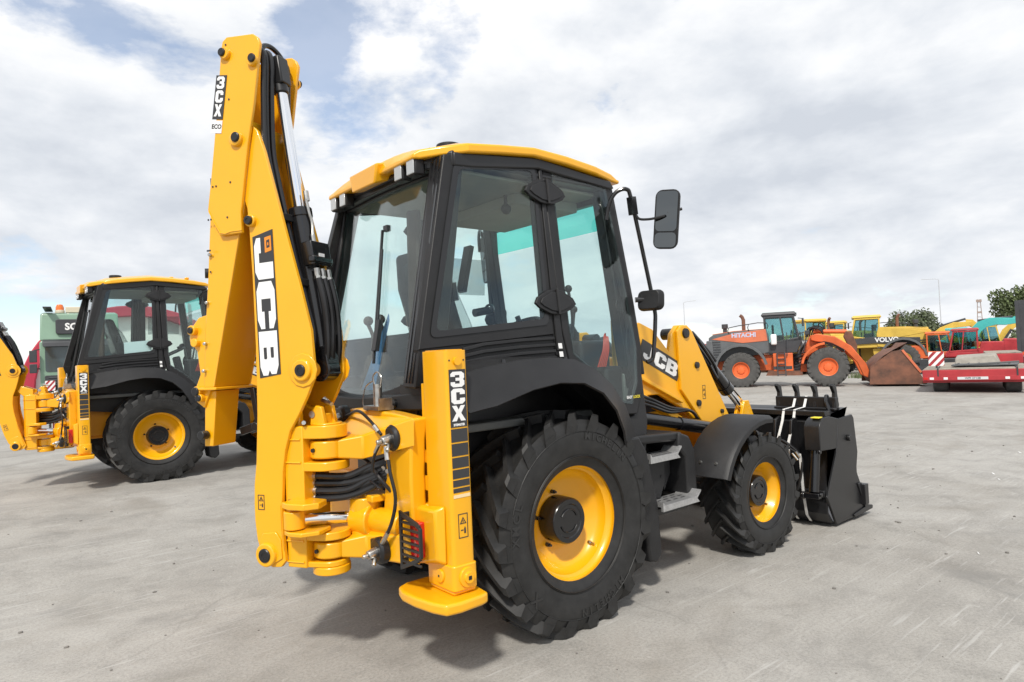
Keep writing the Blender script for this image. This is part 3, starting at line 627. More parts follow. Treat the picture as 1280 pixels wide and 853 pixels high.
    M2=frame(M@Vector((0,0,.002)),xa,ya); y=-.008
    for ch in '3CX': glyph(ch,.010,y-.070,.056,.070,M2,mb,.0012); y-=.080
    mb.mk(0); text('ECO',.036,.0012,frame(M@Vector((.039,-.298,.002)),xa,ya),mb,bold=.001)
    obj('dipper_decal',mb,[DEC,WHT],D)
    mb=MB(); rnd=random.Random(3)
    for u,z in ((.47,3.60),(.46,3.28),(.60,2.79),(.575,2.79),(.62,2.60),(.64,2.60),(.50,2.60),(.66,2.30),(.47,2.80)): mb.cyl((u,.1555 if z<2.5 else .1785,z),(u,.158 if z<2.5 else .1815,z),.006,None,6)
    mb.box(.63,.66,.1785,.180,2.415,2.425); obj('screw_hole',mb,DEC,D)
    build_cab(T)
    build_loader(T)
    return T
mat_pale=mat('pale_yellow_print',(.80,.62,.35),.5)
def side_map(sg,off=0.0): return lambda a,b,c:(a,sg*(ys(b)+off+c),b)
def build_cab(T):
    for sg in (-1,1):
        S=part('cab_side',T); g=side_map(sg)
        # B pillar, lower side and frames
        mb=MB(); QO=[(-.70,2.965),(.062,3.035),(.045,1.86),(-1.00,1.785)]; QI=[(-.612,2.905),(.018,2.985),(-.008,1.945),(-.905,1.868)]
        def rr(P,r,k=4):  # round the corners of a quad
            o=[];n=len(P)
            for i in range(n):
                p=Vector(P[i]);a=Vector(P[i-1]);b=Vector(P[(i+1)%n]); da=(a-p).normalized(); db=(b-p).normalized()
                for j in range(k+1):
                    t=j/k; q=(p+da*r*(1-t)**2+db*r*t**2) ; o.append((q.x,q.y))
            return o
        mb.ring(rr(QO,.001),rr(QI,.05),-.05,.012,g)
        obj('window_frame',mb,BLK,S,.006)
        mb=MB(); QG=[(-.635,2.922),(.036,3.004),(.010,1.925),(-.925,1.85)]; mb.prism(rr(QG,.05),.0125,.018,g); obj('window_pane',mb,GLS,S)
        mb=MB(); mb.ring(rr(QG,.05),rr([(-.60,2.89),(.006,2.968),(-.020,1.965),(-.88,1.888)],.05),.0182,.0192,g); obj('pane_border',mb,GRYB,S)
        mb=MB(); mb.prism([(.064,3.03),(.105,3.03),(.125,1.90),(.16,1.69),(.048,1.72)],-.05,.006,g); mb.prism([(.068,3.0),(.098,3.0),(.118,1.75),(.054,1.75)],.0065,.022,g); obj('b_pillar',mb,BLK,S,.006)
        DO=[(.108,3.03),(.80,2.995),(.898,2.10),(.925,1.75),(.885,1.45),(.79,1.27),(.59,1.28),(.38,1.50),(.17,1.655),(.128,1.92)]
        DI=[(.205,2.975),(.718,2.945),(.822,2.10),(.850,1.75),(.815,1.505),(.74,1.365),(.62,1.385),(.415,1.595),(.225,1.735),(.205,1.94)]
        mb=MB(); mb.ring(DO,DI,-.045,.010,g); mb.prism([(.803,2.99),(.830,2.98),(.920,2.1),(.942,1.75),(.945,1.55),(.915,1.55),(.928,1.75),(.901,2.1)],-.06,.0,g); obj('door_frame',mb,BLK,S,.008)
        mb=MB(); dgp=[(a+(.5-a)*.0,b) for a,b in [(.190,2.99),(.735,2.96),(.838,2.10),(.866,1.75),(.83,1.49),(.745,1.345),(.61,1.37),(.40,1.585),(.21,1.72),(.19,1.94)]]
        mb.prism(dgp,.0105,.016,g); obj('door_pane',mb,GLS,S)
        mb=MB()
        for x,z in ((.092,2.832),(.075,2.078)):
            i0=len(mb.v); P=[(x-.185,z-.015),(x-.16,z+.025),(x-.06,z+.075),(x,z+.082),(x+.06,z+.075),(x+.16,z+.025),(x+.185,z-.015),(x+.15,z-.045),(x+.06,z-.082),(x,z-.088),(x-.06,z-.082),(x-.15,z-.045)]
            mb.prism(P,.019,.042,g); mb.prism([(x+(a-x)*.8,z+(b-z)*.76) for a,b in P],.0425,.050,g); mb.cyl(g(x+.01,z-.09,.052),g(x+.01,z+.085,.052),.010,None,10)
        obj('pane_hinge',mb,BLK,S,.005)
        # louvres below the rear side window
        mb=MB(); mb.prism([(-1.0,1.79),(.05,1.86),(.16,1.68),(.10,1.62),(-.95,1.60)],-.05,.0,g)
        for i in range(4):
            a=1.845-.042*i; P=[(-.70-.03*i,a-.055),(-.55,a-.028),(-.25,a-.008),(.04,a),(.045,a-.020),(-.25,a-.030),(-.55,a-.050),(-.70-.03*i,a-.078)]; mb.prism(P,.0005,.022,g)
        obj('louvre_panel',mb,BLK,S,.004)
        mb=MB(); mb.prism([(.065,1.80),(.098,1.80),(.10,1.765),(.067,1.765)],.0225,.024,g); mb.prism([(.067,1.745),(.10,1.745),(.102,1.71),(.069,1.71)],.0225,.024,g); obj('pillar_sticker',mb,WHT,S)
        mb=MB(); mb.tube([g(.87,2.45,-.06),g(.86,2.35,-.09),g(.90,1.9,-.09),g(.92,1.80,-.06)],.016,8); mb.lathe([(0,.06),(sg*-.02,.05),(sg*-.03,0)],g(.80,2.075,-.02),'y',8); obj('door_handle',mb,BLK,S)
        mb=MB()
        for x0 in (.66,.71,.735,.75,.79): pass
        text('EASY',.028,.001,frame(g(.72,1.395,.0172),(-sg,0,0) if sg>0 else (1,0,0),(0,0,1)),mb.mk(0),bold=.0006); text('LOCK',.028,.001,frame(g(.80,1.395,.0172),(-sg,0,0) if sg>0 else (1,0,0),(0,0,1)),mb.mk(1),bold=.0006); obj('pane_sticker',mb,[WHT,YTAPE],S)
        # rear corner post
        PO_=[(-.72,-.62,2.95),(-.70,-.748,2.96),(-.975,-.62,1.57),(-1.045,-.870,1.57)] if sg<0 else [(-.665,.672,2.95),(-.64,.742,2.96),(-.925,.675,1.57),(-.94,.862,1.57)]
        mb=MB(); mb.loft([[(-.655,sg*(.575 if sg<0 else .66),2.95),PO_[0],PO_[1],(-.52,sg*.70,2.96)],[(-.905,sg*(.575 if sg<0 else .66),1.57),PO_[2],PO_[3],(-.80,sg*.80,1.60)]]); obj('rear_post',mb,BLK,S,.012)
        mb=MB()
        for t in (.28,.55,.8):
            p=Vector(PO_[0]).lerp(Vector(PO_[1]),t); q=Vector(PO_[2]).lerp(Vector(PO_[3]),t); q.z=1.60; mb.bar(p,q,.016,.010,(1,0,0))
        obj('post_rib',mb,BLKG,S)
        # rear fender
        st=[(-.885,1.655,-.885,1.435),(-.80,1.69,-.80,1.447),(-.68,1.715,-.70,1.458),(-.41,1.728,-.42,1.530),(-.19,1.722,-.20,1.557),(.02,1.700,.0,1.543),(.20,1.635,.17,1.470),(.37,1.525,.30,1.35),(.52,1.38,.40,1.20),(.64,1.20,.48,1.03),(.715,.98,.55,.86),(.745,.78,.60,.70)]
        secs=[]
        for q_,(xi,zi,xo,zo) in enumerate(st):
            dy=(0,0,0,0,0,0,0,.01,.04,.09,.14,.18)[q_]
            n=Vector((xi,zi))-Vector((0,.66)); n.normalize(); a=Vector((xi,zi)); o=Vector((xo,zo)); mid=a*.72+o*.28+n*.05
            V=[(a.x,sg*.835,a.y),(a.x*.97+.0,sg*.97,a.y-.006),(mid.x,sg*(1.06-dy*.6),mid.y-.015),(o.x+n.x*.055,sg*(1.125-dy),o.y+n.y*.055),(o.x,sg*(1.158-dy),o.y),(o.x-n.x*.008,sg*(1.145-dy),o.y-n.y*.008),(mid.x-n.x*.06,sg*(1.03-dy*.6),mid.y-n.y*.06),(a.x-n.x*.06,sg*.84,a.y-n.y*.06)]
            secs.append(V)
        mb=MB(); mb.loft(secs); obj('rear_fender',mb,BLK,S,.0,ang=45)
        for x,y_,z in ((-.55,1.045,1.700),(-.05,1.045,1.695),(.30,.90,1.583)):
            mb=MB(); mb.cyl((x,sg*y_,z-.01),(x,sg*y_,z+.012),.016,.012,10); obj('fender_bolt',mb,BLKG,S)
        mb=MB(); mb.prism([(-.95,1.62),(.12,1.66),(.40,1.48),(.60,1.22),(.70,.70),(.55,.66),(.40,.95),(-.9,1.10)],sg*.60 if sg>0 else -.63,sg*.63 if sg>0 else -.60,'y'); mb.prism([(-.98,1.59),(.12,1.64),(.42,1.44),(.62,1.2),(.70,.75)]+[(.65,.75),(.55,1.16),(.38,1.38),(.10,1.57),(-.98,1.53)],min(sg*.60,sg*.84),max(sg*.60,sg*.84),'y'); obj('inner_fender',mb,BLKM,S)
        mb=MB(); mb.prism([(.79,1.255),(.89,1.44),(.935,1.6),(.935,1.2),(.88,1.0),(.62,1.0),(.60,1.25)],-.10,-.02,g); obj('sill_panel',mb,BLK,S,.01)
        mb=MB(); p=g(.36,1.62,.0); obj('side_reflector',MB().box(p[0],p[0]+.001,p[1],p[1]+.001,p[2],p[2]+.001),BLK,S) if 0 else None
        # mirror on its tube
        mb=MB(); mb.tube([(.70,sg*.775,2.70),(.715,sg*.80,2.82),(.755,sg*.84,2.90),(.81,sg*.89,2.915),(.845,sg*.90,2.84),(.953,sg*.90,2.445),(1.05,sg*.90,2.061),(1.055,sg*.90,1.93),(1.02,sg*.90,1.72),(1.01,sg*.89,1.66),(.97,sg*.87,1.64)],.0155,10,6)
        mb.bar((.845,sg*.90,2.86),(.862,sg*.90,2.73),.05,.05); mb.tube([(.865,sg*.91,2.76),(.88,sg*.93,2.70),(.91,sg*.99,2.685),(.95,sg*1.05,2.69),(.985,sg*1.09,2.70)],.010,8); mb.cyl((1.0,sg*1.10,2.72),(1.08,sg*1.17,2.745),.011)
        obj('mirror_tube',mb,BLKG,S)
        def mirror(c,w,h,face,roll,nm):
            f=Vector(face).normalized(); up=Vector((0,0,1)); xa=up.cross(f).normalized(); up=f.cross(xa); M0=Matrix((xa,up,f)).transposed().to_4x4()@Matrix.Rotation(roll,4,'Z'); M0.translation=Vector(c)
            b=MB(); P=rounded(-w/2,w/2,-h/2,h/2,min(w,h)*.28); b.prism(P,-.012,.006,'z'); b.loft([[(x,y,-.012) for x,y in P],[(x*.8,y*.88,-.05) for x,y in P]]); b.xf(M0); o=obj(nm,b,BLK,S,.003)
            if nm=='wing_mirror':
                b=MB(); P=rounded(-w/2+.012,w/2-.012,-h*.20,h/2-.012,.03); b.prism(P,.0065,.0085,'z'); P=rounded(-w/2+.012,w/2-.012,-h/2+.012,-h*.225,.03); b.prism(P,.0065,.0085,'z'); b.xf(M0); obj('mirror_glass',b,MIR,o if 0 else S)
            return o
        mirror((1.0,sg*1.09,2.675),.185,.43,(-1,sg*.30,-.03),-.12 if sg<0 else .12,'wing_mirror')
        mirror((1.02,sg*.90,2.10),.21,.155,(.9,sg*-.2,-.1),0,'hood_mirror')
        mb=MB(); mb.cyl((.93,sg*.82,2.11),(1.02,sg*.90,2.11),.02); obj('mirror_arm',mb,BLKG,S)
    # ---------------- roof
    Rf=part('cab_roof',T)
    def roof_pts(x): # half width, edge height, crown, thickness
        t=(x+.8)/1.65
        ze=2.955+.10*min(1,max(0,(x+.80)/.75))-.055*max(0,(x-.1)/.75)**1.3
        hw=.80-.19*max(0,(-.55-x)/.25)**1.4-.05*max(0,(x-.55)/.3)
        return hw,ze
    secs=[]
    for x in (-.83,-.79,-.70,-.55,-.30,.0,.30,.60,.80,.875,.90):
        hw,ze=roof_pts(max(-.8,min(.85,x))); e=1.0 if -.8<x<.87 else .0
        cr=.10 if -.6<x<.7 else .07*e+.0
        th=.055 if -.8<x<.87 else .03
        top=[];bot=[]
        for i in range(13):
            t=-1+2*i/12; y=hw*t; z=ze+th+cr*(1-abs(t)**3)*(.85 if -.6<x<.7 else .7); top.append((x,y,z)); bot.append((x,y,ze+.0*abs(t)))
        secs.append(top+bot[::-1])
    mb=MB(); mb.loft(secs)
    # rear visor between the lamp recesses
    V=[]
    for x,dz in ((-.835,0),(-.80,.02)):
        pass
    mb.loft([[(-.86,-.16,2.90),(-.86,.16,2.905),(-.86,.20,3.03),(-.86,-.20,3.03)],[(-.76,-.18,2.93),(-.76,.18,2.93),(-.70,.22,3.05),(-.70,-.22,3.05)]])
    for s in (-1,1):
        pass
    for x in (.32,.55): mb.box(x-.03,x+.03,-.66,-.6,3.12,3.15)
    obj('roof_cap',mb,YEL,Rf,.012,3,ang=30)
    mb=MB(); mb.cyl((-.42,-.40,3.10),(-.42,-.40,3.165),.085,None,24); obj('roof_vent',mb,BLK,Rf,.01)
    mb=MB(); mb.prism([(-.76,-.58),(-.60,-.75),(.78,-.75),(.82,-.66),(.82,.66),(.78,.75),(-.66,.75),(-.76,.68)],2.93,2.962,'z')
    mb.prism([(-.74,2.90),(-.66,2.90),(-.66,3.04),(-.70,3.05),(-.74,3.0)],-.60,.69,'y'); 
    for s in (-1,1): mb.prism([(-.64 if s<0 else -.56,2.90),(-.5,2.91),(.06,2.985),(.76,2.94),(.82,2.95),(.78,3.0),(.06,3.06),(-.64 if s<0 else -.56,2.985)],min(s*.70,s*.765),max(s*.70,s*.765),'y')
    mb.box(.75,.82,-.66,.66,2.86,2.99); mb.loft([[(-.74,-.595,2.90),(-.70,-.595,2.90),(-.70,-.595,3.03),(-.74,-.595,3.0)],[(-.645,-.76,2.90),(-.60,-.74,2.90),(-.60,-.74,3.02),(-.645,-.76,2.99)]])
    obj('roof_underside',mb,BLKM,Rf,.01)
    mb=MB(); mb.box(-.60,.76,-.66,.66,2.90,2.925); mb.box(.1,.74,-.45,.45,2.82,2.90); obj('roof_liner',mb,LINER,Rf,.02,3)
    for y in (-.55,-.40,.40,.55):
        W=part('work_light',T); mb=MB(); mb.box(-.815,-.745,y-.05,y+.05,2.865,2.985); obj('lamp_body',mb,BLK,W,.01)
        mb=MB(); mb.box(-.823,-.815,y-.042,y+.042,2.872,2.975); obj('lamp_lens',mb,CLRL,W,.004)
    # ---------------- rear glazing, base
    xr=lambda z:-.65-.1786*(2.9-z)
    mb=MB(); rm=lambda a,b,c:(xr(b)-c-.06*(1-(a/.62)**2)*.5,a,b)
    def gridpane(y0,y1,zf,n,c0,c1,mb):
        secs=[]
        for i in range(n+1):
            y=y0+(y1-y0)*i/n; z0,z1=zf(y); secs.append([rm(y,z0,c0),rm(y,z1,c0),rm(y,z1,c1),rm(y,z0,c1)])
        mb.loft(secs)
    zf=lambda y:(1.50+.10*(abs(y)/.6)**2,2.90)
    gridpane(-.59,.68,zf,10,0,.006,mb); obj('rear_pane',mb,GLS,T)
    mb=MB(); gridpane(-.62,.70,lambda y:(1.42+.10*(abs(y)/.6)**2,1.515+.10*(abs(y)/.6)**2),10,-.03,.012,mb); gridpane(-.62,.70,lambda y:(2.885,2.95),10,-.03,.012,mb); obj('rear_frame_rail',mb,BLK,T,.006)
    mb=MB()
    secs=[]
    for y in (-.87,-.7,-.4,0,.4,.7,.87):
        q=(y/.87)**2; secs.append([(-1.0+.03*q,y,1.50+.06*q),(-.99,y,1.43+.02*q),(-.80,y,1.43),(-.80,y,1.55)])
    mb.loft(secs); obj('rear_base_panel',mb,BLK,T,.008)
    mb=MB()
    for y in (-.55,.45): mb.cyl((-1.003,y,1.478),(-.985,y,1.478),.026,None,16)
    obj('panel_plug',mb,BLKG,T)
    mb=MB(); z0,z1=2.30,1.75; mb.bar(rm(-.05,2.62,.02),rm(-.16,1.72,.025),.016,.015,(1,0,0)); mb.bar(rm(-.10,2.48,.03),rm(-.17,1.9,.03),.012,.012,(1,0,0)); mb.box(-.745,-.715,-.10,-.05,2.61,2.65); mb.bar(rm(-.16,2.0,.02),rm(-.17,1.80,.03),.05,.03,(1,0,0)); obj('rear_wiper',mb,BLKM,T)
    # windscreen
    xf=lambda z:.75+.135*(2.95-z)
    fm=lambda a,b,c:(xf(b)+c,a,b)
    mb=MB(); mb.prism([(-.66,1.55),(.66,1.55),(.64,2.65),(-.64,2.65)],0,.006,fm); obj('windscreen',mb,GLS,T)
    mb=MB(); mb.prism([(-.64,2.655),(.64,2.655),(.63,2.93),(-.63,2.93)],0,.006,fm); obj('sun_band',mb,TEAL,T)
    mb=MB(); mb.ring([(-.76,1.45),(.76,1.45),(.72,2.98),(-.72,2.98)],[(-.66,1.56),(.66,1.56),(.63,2.91),(-.63,2.91)],-.05,.02,fm); obj('windscreen_frame',mb,BLK,T,.01)
    mb=MB(); mb.box(-.88,.95,-.80,.80,1.28,1.33); mb.box(.88,.97,-.72,.72,1.30,1.56); obj('cab_floor',mb,GRY,T,.01)
    # ---------------- interior
    I=part('driver_seat',T)
    mb=MB(); mb.box(-.28,.22,-.25,.25,1.62,1.76); mb.loft([[(-.32,-.27,1.70),(-.32,.27,1.70),(-.18,.27,1.70),(-.18,-.27,1.70)],[(-.48,-.27,2.25),(-.48,.27,2.25),(-.35,.27,2.25),(-.35,-.27,2.25)],[(-.53,-.20,2.50),(-.53,.20,2.50),(-.43,.20,2.50),(-.43,-.20,2.50)]]); obj('seat_cushion',mb,SEAT,I,.04,3)
    mb=MB(); mb.box(-.2,.15,-.2,.2,1.33,1.63); mb.box(-.25,.12,-.36,-.29,1.84,1.90); mb.box(-.25,.12,.29,.36,1.84,1.90); obj('seat_base',mb,BLK,I,.02)
    mb=MB(); mb.cyl((-.40,-.36,2.12),(-.42,-.37,2.24),.035,.03,12); mb.cyl((-.30,-.45,2.03),(-.18,-.45,2.05),.028,None,12); mb.ball((-.17,-.45,2.06),.035); obj('armrest_knob',mb,BLKG,I)
    mb=MB(); mb.loft([[(-.36,-.29,1.78),(-.36,.29,1.78),(-.10,.29,1.78),(-.10,-.29,1.78)],[(-.42,-.29,2.0),(-.42,.29,2.0),(-.16,.27,2.0),(-.16,-.27,2.0)],[(-.50,-.25,2.30),(-.50,.25,2.30),(-.33,.25,2.28),(-.33,-.25,2.28)],[(-.53,-.16,2.45),(-.53,.16,2.45),(-.42,.16,2.45),(-.42,-.16,2.45)]]); 
    rnd=random.Random(5); mb.v=[(x+rnd.uniform(-.02,.02),y+rnd.uniform(-.02,.02),z+rnd.uniform(-.02,.02)) for x,y,z in mb.v]; obj('plastic_cover',mb,WRAP,I,.05,3)
    mb=MB(); mb.prism([(-.40,1.90),(.02,1.97),(.05,1.70),(-.42,1.62)],-.76,-.62,'y'); obj('side_console',mb,GRY,T,.05,3)
    mb=MB(); mb.bar((.62,0,1.34),(.50,0,1.88),.10,.12); mb.box(.55,.88,-.60,-.25,1.33,1.82); mb.box(.70,.90,-.7,.7,1.33,1.62); obj('dashboard',mb,BLK,T,.03,3)
    mb=MB(); c=Vector((.46,0,1.95)); ax=Vector((-.42,0,.9)).normalized(); a=ax.orthogonal().normalized(); b=ax.cross(a)
    mb.tube([c+a*(.19*math.cos(t*PI/12))+b*(.19*math.sin(t*PI/12)) for t in range(25)],.016,8,2)
    for t in (0,8,16): mb.bar(c,c+a*(.18*math.cos(t*PI/12))+b*(.18*math.sin(t*PI/12)),.03,.012)
    mb.cyl(c+a*.19,c+a*.19+ax*.05,.022); obj('steering_wheel',mb,BLK,T)
    for y,x in ((.34,-.66),(.16,-.66)):
        mb=MB(); mb.lathe([(1.33,.13),(1.45,.11),(1.50,.10),(1.54,.105),(1.58,.085),(1.62,.09),(1.66,.065),(1.72,.06),(1.78,.03)],(x,y,0),'z',14); mb.tube([(x,y,1.75),(x+.01,y-.01,1.90),(x-.02,y+.0,2.0)],.014,8); mb.ball((x-.02,y,2.03),.036); obj('control_lever',mb,[BROWN],T)
    mb=MB(); mb.loft([[(-.72,-.05,1.33),(-.72,.50,1.33),(-.50,.50,1.33),(-.50,-.05,1.33)],[(-.70,0,1.62),(-.70,.46,1.62),(-.52,.46,1.62),(-.52,0,1.62)]]); mb.bar((-.62,-.20,1.33),(-.58,-.18,2.75),.10,.05); obj('lever_console',mb,BROWN,T,.02)
    mb=MB(); mb.prism([(.02,1.52),(.20,1.54),(-.06,2.05),(-.08,2.0)],-.06,-.055,lambda a,b,c:(xr(b)-c,a-.02,b)); obj('window_leaflet',mb,BLUE,T)
    mb=MB(); mb.tube([(.60,-.45,1.82),(.62,-.46,2.0),(.58,-.47,2.2)],.012); mb.tube([(.66,-.40,1.82),(.70,-.40,2.05)],.012); mb.ball((.58,-.47,2.22),.03); mb.ball((.70,-.40,2.07),.03); mb.ball((.1,-.35,2.80),.04); mb.tube([(.1,-.35,2.9),(.1,-.35,2.8)],.015); mb.bar((.35,.60,2.3),(.45,.6,2.7),.1,.04); obj('interior_fitting',mb,BLK,T)
    mb=MB(); [mb.tube([(.62+.02*k,-.70,1.62),(.66+.015*k,-.72,1.74),(.70+.01*k,-.70,1.84),(.76,-.66,1.86-.02*k),(.80,-.60,1.74),(.72,-.62,1.66),(.66,-.70,1.70)],.0055,7) for k in range(5)]; obj('cable_loom',mb,ORG_C,T)
    for sg in (-1,1): mb=MB(); mb.lathe([(0,.0),(sg*.012,.06),(sg*.03,.075),(sg*.03,0)],(.875,sg*.79,1.80),'y',18); mb.v=[(x,y,1.80+(z-1.80)*1.55) for x,y,z in mb.v]; obj('oval_mirror',mb,BLKG,T)
    mb=MB(); g=side_map(1); mb.prism([(.25,2.30),(.75,2.30),(.75,2.62),(.25,2.62)],-.003,-.001,g); obj('instruction_sticker',mb,STKG,T)

GRYB=mat('pane_border_print',(.014,.014,.015),.3)
ORG_C=mat('orange_cable',(.55,.05,.02),.4)
BROWN=mat('brown_rubber',(.040,.022,.012),.7,var=.2)
SHEET=mat('paper_sheet',(.62,.68,.70),.6)
STKG=glass('sticker_film',(.70,.72,.72),.6,.2)
def build_loader(T):
    for sg in (-1,1):
        A=part('loader_arm',T)
        g=lambda a,b,c:(a,sg*c,b)
        mb=MB(); PO=[(1.08,1.60),(1.08,1.93),(1.24,1.955),(1.40,1.90),(1.62,1.70),(1.66,1.86),(1.74,1.93),(1.84,1.935),(1.915,1.885),(2.02,1.66),(2.42,1.09),(2.70,.72),(3.02,.38),(3.02,.26),(2.90,.20),(2.78,.28),(2.45,.62),(2.09,.985),(1.80,1.20),(1.45,1.36),(1.08,1.36)]
        mb.prism(PO,.555,.60,g); obj('arm_plate',mb,YEL,A,.008)
        mb=MB(); mb.prism([(1.70,1.88),(1.76,1.925),(1.84,1.93),(1.905,1.885),(2.43,1.09),(2.09,.985),(1.72,1.38)],.6005,.628,g)
        mb.bar(g(1.10,1.40,.62),g(1.74,1.10,.62),.07,.05); mb.bar(g(1.10,1.55,.615),g(1.72,1.28,.615),.05,.03)
        obj('arm_stiffener',mb,YEL,A,.006)
        mb=MB()
        for x,z,r in ((1.81,1.86,.045),(1.95,1.58,.03),(1.95,1.25,.03),(2.30,1.15,.02)): mb.lathe([(sg*.628,r),(sg*.645,r*.9),(sg*.647,0)],(x,0,z),'y',18); 
        mb.cyl(g(1.81,1.86,.40),g(1.81,1.86,.57),.05); mb.cyl(g(2.95,.30,.50),g(2.95,.30,.66),.05); obj('arm_pin',mb,BLKM,A)
        mb=MB(); xa=Vector((.505,0,-.222)).normalized() 
        ya=Vector((0,0,1)); o=Vector((1.232,sg*.6015,1.748)); 
        if sg<0: M=frame(o,xa,ya)
        else: M=frame(Vector((1.75,sg*.6015,1.55)),-xa,ya)
        L_=.545; fill([[(0,-.082),(L_,-.082),(L_,.082),(0,.082)]],.002,M,mb.mk(0))
        M2=M@Matrix.Translation((0,0,.002)); mb.mk(1); x=.05
        for ch,wd in (('J',.135),('C',.150),('B',.15)): glyph(ch,x,-.06,wd,.12,M2,mb,.0012); x+=wd+.014
        obj('arm_decal',mb,[DEC,WHT],A)
        mb=MB(); warn(g(2.02 if sg<0 else 2.06,1.28,.6288),(1,0,0) if sg<0 else (-1,0,0),(0,0,1),.045,.12,mb); obj('warning_sticker',mb,[YTAPE,DEC],A)
        C=part('tilt_ram',T)
        p=Vector((1.98,sg*.50,1.84)); q=Vector((2.86,sg*.50,1.11)); d=(q-p).normalized()
        mb=MB(); mb.cyl(p,p+d*.80,.062,None,22); mb.cyl(p+d*.74,p+d*.82,.07,None,22); mb.tube([p+d*.05+Vector((0,sg*.05,.06)),p+d*.3+Vector((0,sg*.06,.07)),p+d*.45+Vector((0,sg*.075,.05))],.018,8); mb.tube([p+d*.10+Vector((0,sg*.09,.02)),p+d*.4+Vector((0,sg*.09,-.02)),p+d*.46+Vector((0,sg*.08,-.10)),p+d*.3+Vector((0,sg*.09,-.08))],.014,8); obj('ram_barrel',mb,BLKG,C)
        mb=MB(); mb.cyl(p+d*.82,q,.03,None,18); mb.tube([p+d*.78+Vector((0,0,.075)),q+Vector((0,0,.09)),q+d*.15+Vector((0,0,.02))],.008,6); obj('ram_rod',mb,CHR,C)
        mb=MB(); mb.prism([(2.76,1.06),(2.82,1.20),(2.90,1.20),(2.96,1.08),(3.02,.98),(2.96,.92),(2.84,.98)],.46,.49,g); mb.prism([(2.76,1.06),(2.82,1.20),(2.90,1.20),(2.96,1.08),(3.02,.98),(2.96,.92),(2.84,.98)],.52,.55,g); obj('tilt_lever',mb,YEL,C,.006)
        mb=MB(); mb.bar((2.97,sg*.50,.97),(3.30,sg*.50,.72),.05,.07); obj('tilt_link',mb,BLKM,C,.006)
        mb=MB(); mb.cyl((1.02,sg*.66,1.22),(2.02,sg*.66,1.03),.05,None,18); mb.cyl((1.6,sg*.66,1.11),(2.06,sg*.66,1.022),.058,None,18); obj('lift_ram',mb,BLKG,T)
        mb=MB()
        for k in range(3): mb.tube([(1.0,sg*.63,1.42-.03*k),(1.25,sg*(.66+.01*k),1.34-.03*k),(1.5,sg*.665,1.25-.02*k),(1.78,sg*.66,1.20),(1.98,sg*.60,1.10)],.013,8)
        obj('arm_hose',mb,HOSE,T)
        # front fender
        F=part('front_fender',T); secs=[]
        for a in range(0,9):
            t=R(160-9.6*a); rr_=.66
            cx,cz=2.12,.50; x=cx+rr_*math.cos(t)*1.05; z=cz+rr_*math.sin(t)*.98
            xi=cx+(rr_-.012)*math.cos(t)*1.05; zi=cz+(rr_-.012)*math.sin(t)*.98
            secs.append([(x,sg*.80,z),(x,sg*1.14,z),(x+.02*math.cos(t)*-1,sg*1.175,z-.025*math.sin(t)),(xi-.05*math.cos(t),sg*1.175,zi-.05*math.sin(t)),(xi-.01*math.cos(t),sg*1.155,zi-.01*math.sin(t)),(xi,sg*.80,zi)])
        mb=MB(); mb.loft(secs); obj('fender_shell',mb,BLK,F,.004,ang=40)
        mb=MB()
        for y in (.92,1.06): 
            t=R(150); p=Vector((2.12+.66*math.cos(t)*1.05,sg*y,.50+.66*math.sin(t)*.98)); mb.cyl(p,p+Vector((-.014,0,.005)),.014,.010,10)
        obj('fender_bolt',mb,ZNC,F)
        mb=MB(); mb.bar((2.1,sg*.55,.75),(2.12,sg*.82,1.10),.06,.05); obj('fender_bracket',mb,BLKM,F)
        # steps
        Sp=part('cab_steps',T)
        mb=MB(); mb.prism([(.50,1.13),(.66,1.13),(.74,1.02),(.84,.62),(.86,.27),(.80,.22),(.72,.24),(.66,.60),(.54,.95)],.74,1.02,g)
        mb.prism([(1.18,1.10),(1.30,1.06),(1.365,.95),(1.375,.62),(1.30,.58),(1.255,.62),(1.25,.9),(1.16,.99)],.66,.98,g)
        mb.prism([(.6,1.125),(1.25,1.095),(1.22,1.03),(.66,1.06)],.62,.955,g); mb.prism([(.7,1.05),(1.3,1.05),(1.3,.45),(.8,.40)],.60,.64,g)
        obj('step_frame',mb,BLK,Sp,.018,3)
        mb=MB(); mb.prism([(.84,.93),(1.08,.93),(1.08,.74),(1.02,.63),(.86,.63)],.70,.90,g); mb.prism([(1.10,.93),(1.20,.93),(1.20,.78),(1.12,.66)],.70,.86,g); mb.cyl(g(1.04,.78,.90),g(1.04,.78,.905),.012); obj('filter_box',mb,BLK,Sp,.012)
        for z,x0,x1,y0,y1 in ((.945,.80,1.17,.84,1.0),(.605,.84,1.30,.86,1.06)):
            mb=MB(); mb.mk(0).prism([(x0,z),(x1-.05,z),(x1,z+.045),(x1,z+.057),(x1-.055,z+.014),(x0+.02,z+.014),(x0,z+.04)],y0,y1,g); mb.prism([(x0,z-.03),(x1-.02,z-.03),(x1-.05,z),(x0,z)],y1-.02,y1,g)
            mb.mk(1)
            for i in range(4):
                for j in range(3):
                    xx=x0+.045+i*(x1-x0-.12)/4+.03*(j%2); yy=y0+.025+j*.048; a,b=sorted((sg*yy,sg*(yy+.016))); mb.box(xx,xx+.05,a,b,z+.0142,z+.0152)
            mb.mk(0)
            obj('step_tread',mb,[ALU,DEC],Sp,.002)
        mb=MB(); mb.box(.86,1.25,min(sg*.70,sg*.97),max(sg*.70,sg*.97),.525,.57); obj('step_bracket',mb,BLKM,Sp)
    # tower and clutter between cab and arms
    mb=MB()
    for s in (-1,1): mb.prism([(1.0,.9),(1.0,1.98),(1.14,2.0),(1.24,1.85),(1.30,1.2),(1.3,.9)],min(s*.50,s*.545),max(s*.50,s*.545),'y')
    obj('loader_tower',mb,YEL,T,.008)
